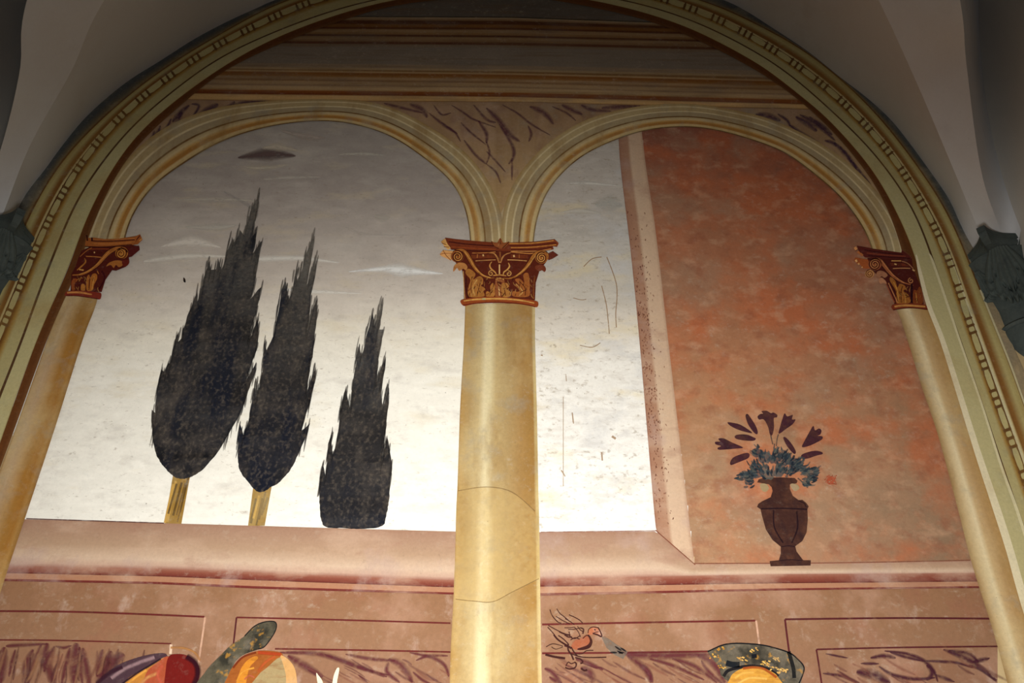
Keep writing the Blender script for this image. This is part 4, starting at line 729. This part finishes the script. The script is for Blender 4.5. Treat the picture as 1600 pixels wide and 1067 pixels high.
bl('blossom', [(632, 130), (665, 100), (700, 95), (680, 68), (740, 62), (790, 90), (820, 82), (865, 110), (860, 140), (825, 150), (828, 250), (810, 345), (780, 345), (760, 260), (720, 180), (690, 160), (650, 165)])
bl('blossom', [(885, 335), (900, 250), (930, 150), (955, 90), (985, 130), (1050, 110), (1040, 165), (1083, 165), (1050, 220), (980, 270)])
bl('blossom', [(1160, 492), (1190, 420), (1250, 310), (1295, 240), (1315, 295), (1360, 272), (1392, 295), (1380, 340), (1345, 360), (1400, 365), (1400, 400), (1330, 440), (1240, 480)])
bl('blossom', [(460, 498), (380, 510), (180, 525), (160, 500), (200, 480), (135, 460), (130, 430), (190, 428), (165, 395), (230, 390), (330, 440)])
bl('petal', [(275, 200), (340, 205), (420, 225), (500, 270), (570, 325), (500, 315), (400, 285), (310, 240)])
bl('petal', [(490, 115), (515, 100), (560, 160), (610, 240), (635, 310), (625, 340), (590, 320), (530, 240), (500, 170)])
bl('petal', [(360, 365), (400, 345), (500, 345), (580, 375), (612, 395), (580, 418), (480, 415), (380, 395)])
bl('petal', [(305, 680), (340, 620), (430, 580), (510, 562), (538, 585), (520, 625), (440, 660), (340, 700), (315, 705)])
bl('petal', [(938, 385), (960, 375), (1010, 420), (1060, 490), (1088, 550), (1070, 575), (1020, 530), (970, 460)])
bl('petal', [(1152, 590), (1210, 560), (1310, 537), (1390, 550), (1405, 575), (1330, 595), (1230, 628), (1160, 630)])
mb = MB(); yy = depth(3)
for k in range(16): add_stroke(mb, T(1100, 635, 7.62, [(1430+random.uniform(0, 150), 825+random.uniform(0, 110)) for _ in range(3)]), 1.3, (186, 92, 62, .55), yy-k*.00001)
mb.build('red_scribble', M_line, fresco, 'small smudged red mark right of the vase')

# --- figures at the lower edge
def pol(nm, pts, c, mat, parent, label=None, layer=4, sm=True):
    mb = MB(); add_poly(mb, smooth(pts, 4, True) if sm else pts, c, depth(layer)); return mb.build(nm, mat, parent, label)
drape = empty('painted_drapery', fresco, 'rounded red, orange and violet painted drapery at the lower left')
def q1(p): return T(130, 960, 8, p)
pol('fold', q1([(150, 1100), (220, 860), (330, 720), (480, 620), (700, 540), (950, 490), (1060, 520), (1000, 700), (600, 1100)]), (70, 48, 56), M_cloth, drape)
pol('fold', q1([(480, 1100), (540, 840), (700, 720), (860, 640), (1060, 540), (1120, 800), (1060, 1100)]), (176, 116, 50), M_cloth, drape)
pol('fold', q1([(700, 1100), (760, 850), (820, 700), (960, 590), (1080, 530), (1200, 700), (1150, 1100)]), (160, 74, 46), M_cloth, drape)
pol('fold', q1([(1040, 1100), (1040, 700), (1080, 530), (1180, 500), (1300, 515), (1400, 580), (1460, 680), (1450, 820), (1380, 1100)]), (104, 20, 16), M_cloth, drape)
mb = MB(); yy = depth(4)
for i, (p, w, c) in enumerate((([(1300, 530), (1400, 600), (1440, 700), (1420, 820), (1340, 1000)], 12, (46, 8, 22, .85)), ([(360, 800), (520, 690), (700, 610), (900, 540)], 8, (150, 120, 124, .8)), ([(500, 870), (650, 760), (830, 650), (980, 560)], 4, (40, 22, 34, .9)), ([(560, 880), (680, 780), (800, 700)], 6, (226, 160, 70, .8)), ([(720, 900), (800, 800), (940, 740)], 7, (214, 150, 90, .7)), ([(1000, 640), (940, 760), (1000, 900)], 8, (206, 96, 70, .6)), ([(180, 870), (330, 740), (500, 660)], 8, (54, 24, 38, .8)), ([(1100, 420), (1260, 425), (1400, 480), (1470, 580)], 5, (176, 122, 70, .7)))):
    add_stroke(mb, q1(p), w, c, yy-i*.00001, soft=.35)
mb.build('fold_line', M_line, drape)
h1 = pol('halo', T(320, 960, 6.667, [(0, 620), (60, 540), (160, 440), (260, 340), (330, 290), (420, 230), (520, 130), (620, 85), (720, 80), (750, 105), (740, 170), (680, 270), (620, 340), (560, 370), (400, 430), (300, 540), (240, 760), (-80, 760)]), (84, 78, 62), M_halo, fresco, 'tilted dark speckled halo at the lower left')
mb = MB(); add_stroke(mb, T(320, 960, 6.667, [(420, 230), (520, 130), (620, 85), (720, 78), (752, 110), (738, 180), (680, 275), (620, 345), (560, 365)]), 1.6, (24, 22, 22), depth(4)); mb.build('halo_rim', M_line, h1)
hd = empty('painted_head', fresco, 'top of an auburn-haired painted head below the tilted halo')
pol('hair', T(320, 960, 6.667, [(230, 760), (250, 640), (310, 530), (420, 430), (560, 385), (700, 385), (810, 410), (800, 480), (700, 560), (620, 640), (560, 760)]), (150, 84, 34), M_hair, hd)
pol('hair_lock', T(320, 960, 6.667, [(330, 760), (370, 600), (430, 500), (520, 440), (560, 460), (470, 560), (420, 760)]), (196, 126, 40), M_hair, hd)
pol('face', T(320, 960, 6.667, [(480, 800), (560, 640), (650, 560), (790, 450), (850, 560), (860, 800)]), (158, 138, 98), M_hair, hd, 'greenish shaded painted skin')
pol('veil', T(320, 960, 6.667, [(790, 430), (860, 460), (930, 540), (960, 650), (960, 800), (860, 800), (850, 640), (820, 520)]), (196, 150, 94), M_pink, hd, 'pale cream veil edge')
mb = MB(); yy = depth(4)
for i, (p, w, c) in enumerate((([(560, 400), (680, 410), (800, 420)], 7, (170, 64, 30, .8)), ([(560, 600), (640, 500), (740, 440)], 6, (190, 90, 44, .7)), ([(340, 700), (400, 600), (520, 560)], 4, (226, 156, 60, .8)), ([(420, 680), (470, 640), (520, 660)], 3, (190, 100, 70, .8)), ([(300, 560), (400, 450), (540, 400)], 4, (120, 46, 20, .8)))):
    add_stroke(mb, T(320, 960, 6.667, p), w, c, yy-i*.00001, soft=.3)
mb.build('hair_strand', M_line, hd)
for p in ([(1165, 620), (1190, 640), (1230, 700), (1240, 780), (1195, 780)], [(1380, 565), (1405, 570), (1385, 680), (1370, 780), (1330, 780), (1345, 650)]):
    pol('painted_candle_tip', T(320, 960, 6.667, p), (232, 222, 190), M_pink, fresco, 'slim pale painted tip beside the auburn-haired head')
h2 = pol('halo', T(1090, 990, 8, [(120, 235), (160, 210), (300, 150), (450, 130), (600, 132), (800, 150), (980, 190), (1150, 250), (1250, 330), (1310, 400), (1325, 460), (1300, 540), (1240, 700), (1000, 640), (500, 640), (300, 540), (260, 420)]), (92, 84, 70), M_halo, fresco, 'flat dark halo flecked with gold at the lower right')
mb = MB(); yy = depth(4)
add_stroke(mb, T(1090, 990, 8, [(120, 230), (300, 150), (450, 128), (600, 130), (800, 148), (980, 190), (1150, 250), (1250, 330), (1310, 400), (1322, 460), (1290, 560), (1250, 640)]), 2.0, (18, 18, 22), yy)
add_stroke(mb, T(1090, 990, 8, [(1130, 230), (1160, 330), (1190, 440), (1200, 560)]), 6, (26, 26, 26, .9), yy); add_stroke(mb, T(1090, 990, 8, [(700, 260), (705, 310)]), 8, (16, 18, 24), yy)
add_stroke(mb, T(1090, 990, 8, [(350, 370), (430, 390), (520, 390)]), 9, (20, 24, 30, .9), yy); add_stroke(mb, T(1090, 990, 8, [(320, 540), (370, 470), (500, 430), (640, 410), (780, 420), (900, 460), (1000, 540)]), 5, (24, 22, 26, .9), yy)
mb.build('halo_rim', M_line, h2)
mb = MB(); yy = depth(4)
for cx_, cy_, n_ in ((270, 180, 7), (200, 280, 9), (290, 420, 6), (540, 320, 14), (680, 200, 8), (820, 370, 12), (980, 310, 9), (1040, 460, 18), (930, 430, 8)):
    for q in range(n_):
        x, y = cx_+random.uniform(-60, 60), cy_+random.uniform(-28, 28)
        add_stroke(mb, T(1090, 990, 8, [(x, y), (x+random.uniform(10, 30), y+random.uniform(4, 18))]), random.uniform(1, 2.2), random.choice([(206, 150, 50), (170, 116, 34), (226, 176, 80)]), yy-q*.000004)
mb.build('gold_fleck', M_ochre, h2, 'worn gold leaf flecks')['kind'] = 'stuff'
hd2 = empty('painted_head', fresco, 'crown of a golden-haired painted head inside the flat halo')
pol('hair', T(1090, 990, 8, [(380, 760), (400, 560), (470, 480), (580, 430), (700, 415), (800, 430), (920, 480), (1000, 550), (1070, 760)]), (196, 142, 56), M_hair, hd2)
mb = MB(); yy = depth(4)
for i, (p, w, c) in enumerate((([(560, 440), (700, 425), (830, 450), (980, 550)], 5, (160, 74, 30, .8)), ([(460, 560), (560, 500), (700, 490)], 6, (230, 178, 84, .7)), ([(480, 640), (640, 560), (860, 570)], 5, (232, 186, 96, .7)))):
    add_stroke(mb, T(1090, 990, 8, p), w, c, yy-i*.00001, soft=.3)
mb.build('hair_strand', M_line, hd2)

# --- bird
bird = empty('painted_bird', fresco, 'faint line-drawn bird with raised wings right of the central column')
def q2(p): return T(840, 940, 8.4, p)
pol('body', q2([(440, 600), (480, 520), (560, 490), (640, 440), (690, 470), (705, 530), (670, 600), (600, 640), (520, 640)]), (150, 84, 56), M_dado, bird)
pol('head', q2([(655, 430), (670, 370), (720, 345), (790, 350), (815, 390), (840, 460), (760, 430), (700, 440)]), (166, 98, 66), M_dado, bird)
mb = MB(); yy = depth(4); BK = (58, 26, 24, .9)
bs_ = [([(160, 110), (190, 190), (260, 270), (310, 290)], 1.4), ([(250, 100), (290, 160), (340, 200), (400, 250)], 1.3), ([(410, 180), (480, 210), (550, 250), (590, 290)], 1.3), ([(240, 200), (320, 250), (420, 300)], 1.2), ([(360, 230), (430, 270), (480, 310)], 1.2), ([(130, 340), (210, 430), (270, 510), (360, 570)], 1.4), ([(140, 320), (270, 390), (400, 450)], 1.3), ([(280, 400), (350, 430), (430, 450)], 2.2), ([(210, 440), (260, 500), (330, 550), (400, 590)], 2.6), ([(270, 450), (340, 500), (400, 560)], 1.6), ([(350, 440), (400, 470), (450, 470)], 2), ([(400, 370), (470, 370), (560, 350)], 1.2), ([(350, 350), (430, 350), (480, 340)], 1.1), ([(560, 350), (600, 370), (590, 430)], 2.2), ([(480, 340), (530, 400), (560, 470)], 1.3), ([(520, 330), (560, 380), (600, 400)], 1.3), ([(410, 400), (430, 470), (490, 490), (560, 450)], 1.5), ([(430, 510), (490, 480), (550, 500)], 1.4), ([(660, 440), (700, 520), (670, 590), (590, 620), (520, 630)], [2, 4, 6, 5, 2]), ([(590, 490), (640, 450), (690, 470)], 1.5), ([(660, 420), (670, 370), (720, 340), (790, 350)], 1.3), ([(790, 345), (815, 390), (840, 455), (820, 465)], 1.8), ([(720, 420), (780, 440), (830, 465)], 2.4), ([(740, 370), (760, 380)], 2), ([(740, 410), (800, 400)], 1.2), ([(400, 560), (400, 640), (440, 700), (470, 770)], 2.6), ([(440, 600), (470, 660), (520, 720)], 2), ([(350, 580), (410, 600), (440, 620)], 3), ([(360, 870), (420, 890), (490, 870), (505, 820), (480, 800)], 2.2), ([(370, 850), (400, 800), (440, 820), (490, 800)], 1.5), ([(490, 740), (560, 760), (590, 800), (560, 820)], 2.2), ([(570, 880), (610, 910), (650, 900)], 3), ([(100, 700), (220, 730), (360, 750)], 3.4), ([(110, 600), (200, 560), (330, 590)], 1.2), ([(180, 600), (240, 630), (330, 600)], 1.1), ([(500, 690), (580, 690), (640, 650), (730, 645)], 1.3), ([(440, 690), (560, 730), (700, 740), (900, 735)], 1.8)]
for i, (p, w) in enumerate(bs_): add_stroke(mb, q2(p), w, BK, yy-i*.00001)
mb.build('outline', M_line, bird)
mb = MB(); add_poly(mb, q2([(835, 470), (880, 460), (1020, 560), (1180, 660), (1120, 760), (1000, 700), (900, 610)]), (118, 106, 94, .75), depth(4)); mb.build('grey_wash', M_wash, bird, 'grey fan-shaped wash in front of the beak')
mb = MB(); yy = depth(4)
for p in ([(950, 670), (1040, 675)], [(1040, 650), (1120, 690)], [(1080, 610), (1160, 660)], [(1010, 590), (1100, 650)], [(1060, 680), (1130, 670)]): add_stroke(mb, q2(p), 3, (30, 26, 28, .9), yy, taper=True)
mb.build('dark_tip', M_line, bird)

# ------------------------------------------------------------------ stone corner capitals
def corner_capital(xc, sgn, ztop, zbot, label):
    """quarter capital filling the corner; sgn=-1: it opens towards -x (right corner), +1: towards +x (left corner)"""
    root = empty('stone_capital', None, label, (xc, 0, ztop)); root['category'] = 'capital'; root['group'] = 'stone corner capitals'
    del root['group']
    H = ztop-zbot; SC_ = (72, 80, 78)
    def loc(a, r, z):            # a: 0 along the painted wall, 90 along the side wall
        return (sgn*r*math.cos(a), -r*math.sin(a), z)
    def surf(name, na, rows, rf, a0=-.02, a1=math.pi/2+.02, lab=None, cap=False):
        mb = MB(); v = []; f = []
        for z, _ in rows:
            for i in range(na+1):
                a = a0+(a1-a0)*i/na; v.append(loc(a, rf(a, _), z))
        for r in range(len(rows)-1):
            for i in range(na):
                q = (r*(na+1)+i, r*(na+1)+i+1, (r+1)*(na+1)+i+1, (r+1)*(na+1)+i)
                f.append(q if sgn > 0 else tuple(reversed(q)))
        if cap:
            for base, fl in ((0, 0), ((len(rows)-1)*(na+1), 1)):
                c0 = len(v); v.append((0, 0, rows[0][0] if base == 0 else rows[-1][0]))
                for i in range(na): f.append((c0, base+i, base+i+1) if fl else (c0, base+i+1, base+i))
        mb.add(v, f, [rgba(SC_)]*len(v)); o = mb.build(name, M_stone, root, lab, smooth_=False); return o
    # abacus plan: concave sides meeting in a blunt horn on the diagonal (u along the painted wall, w along the side wall)
    PLAN = smooth([(.172, -.004), (.166, .06), (.170, .12), (.186, .17), (.228, .222)], 5)+smooth([(.203, .252), (.150, .215), (.095, .196), (.04, .19), (-.004, .192)], 5)
    def slab(name, rws):
        mb = MB(); v = []; f = []; n = len(PLAN)
        for z, k in rws:
            for (u, w) in PLAN: v.append((sgn*u*k, -w*k, z))
        for r in range(len(rws)-1):
            for i in range(n-1):
                q = (r*n+i, r*n+i+1, (r+1)*n+i+1, (r+1)*n+i); f.append(q if sgn > 0 else tuple(reversed(q)))
        for base, fl in ((0, 0), ((len(rws)-1)*n, 1)):
            c0 = len(v); v.append((0, 0, rws[0][0] if base == 0 else rws[-1][0]))
            for i in range(n-1): f.append((c0, base+i, base+i+1) if fl else (c0, base+i+1, base+i))
        mb.add(v, f, [rgba(SC_)]*len(v)); return mb.build(name, M_stone, root)
    slab('abacus', [(0, 1.0), (-.030, 1.0), (-.030, .97), (-.037, .955), (-.037, .975), (-.050, .95), (-.066, .88), (-.074, .80)])
    def rb(z):                                     # bell radius along height t 0..1 downwards
        return .185-.07*min(1, z*1.25)**.8
    rows = [(-.07-(H-.10)*t, t) for t in [i/14 for i in range(15)]]
    surf('bell', 28, rows, lambda a, t: rb(t))
    surf('astragal', 24, [(-H+.030, 0), (-H+.024, 1), (-H+.012, 2), (-H+.002, 1), (-H-.004, 0)], lambda a, k: .112+.012*k)
    surf('pendant', 24, [(-H-.004-.16*t, t) for t in [i/10 for i in range(11)]], lambda a, t: .118*math.sqrt(max(0.0, 1-t*t))+.004)
    # fan-shaped leaves, spreading downwards
    def leaf(a_c, wa, z0, z1, base, nl, name='acanthus_leaf'):
        nu, nv = 56, 26; mb = MB(); v = []; f = []
        for j in range(nv+1):
            s = j/nv
            for i in range(nu+1):
                q = -1+2*i/nu
                wid = wa*(.34+.66*math.sin(min(1, s*1.15)*math.pi/2)**1.1)
                scal = abs(math.sin(q*nl*math.pi/2+math.pi/2))
                end = z0-(z0-z1)*(1-.34*abs(q)**2.2)*(.86+.14*scal)
                z = z0+(end-z0)*s
                t = (-z-.07)/(H-.10)
                side = 1+(.06*(scal-.5)*s*abs(q)**3)
                a = a_c+q*wid*side
                rr = rb(max(0, min(1, t)))+base+.020*s*s+.020*(scal-.5)*(.2+.8*s)+.012*(1-abs(q))*(1-s)+.004*math.cos(q*nl*3*math.pi)*s
                rr += .012*math.exp(-((s-.93)/.06)**2)
                # drilled eyes between the lobes
                for (eq, es) in ((-.55, .45), (.55, .45), (-.3, .66), (.3, .66), (-.78, .62), (.78, .62), (0.12, .8), (-.12, .8)):
                    d2 = ((q-eq)/.05)**2+((s-es)/.035)**2
                    rr -= .05*math.exp(-d2)
                a = max(-.0, min(math.pi/2, a))
                v.append(loc(a, rr, z))
        for j in range(nv):
            for i in range(nu):
                q = (j*(nu+1)+i, j*(nu+1)+i+1, (j+1)*(nu+1)+i+1, (j+1)*(nu+1)+i); f.append(q if sgn > 0 else tuple(reversed(q)))
        # thickness: turn the lower edge back to the bell
        b0 = nv*(nu+1); o = len(v)
        for i in range(nu+1):
            x, y, z = v[b0+i]; r = math.hypot(x, y); k = (r-.03)/r if r > 0 else 1; v.append((x*k, y*k, z+.004))
        for i in range(nu):
            q = (b0+i, b0+i+1, o+i+1, o+i); f.append(q if sgn > 0 else tuple(reversed(q)))
        mb.add(v, f, [rgba((76, 84, 80))]*len(v)); mb.build(name, M_stone, root, smooth_=True)
    leaf(math.radians(56), math.radians(36), -.076, -H*.80, .022, 7)
    leaf(math.radians(10), math.radians(17), -.13, -H*.66, .006, 5)
    return root
corner_capital(XC, -1, W(1520, 405).z+.02, W(1567, 517).z-.01, 'dark grey carved stone capital in the right corner, its leaf fully visible')
corner_capital(XL, 1, W(22, 378).z+.02, W(22, 378).z-.42, 'dark grey stone capital cropped by the left picture edge')
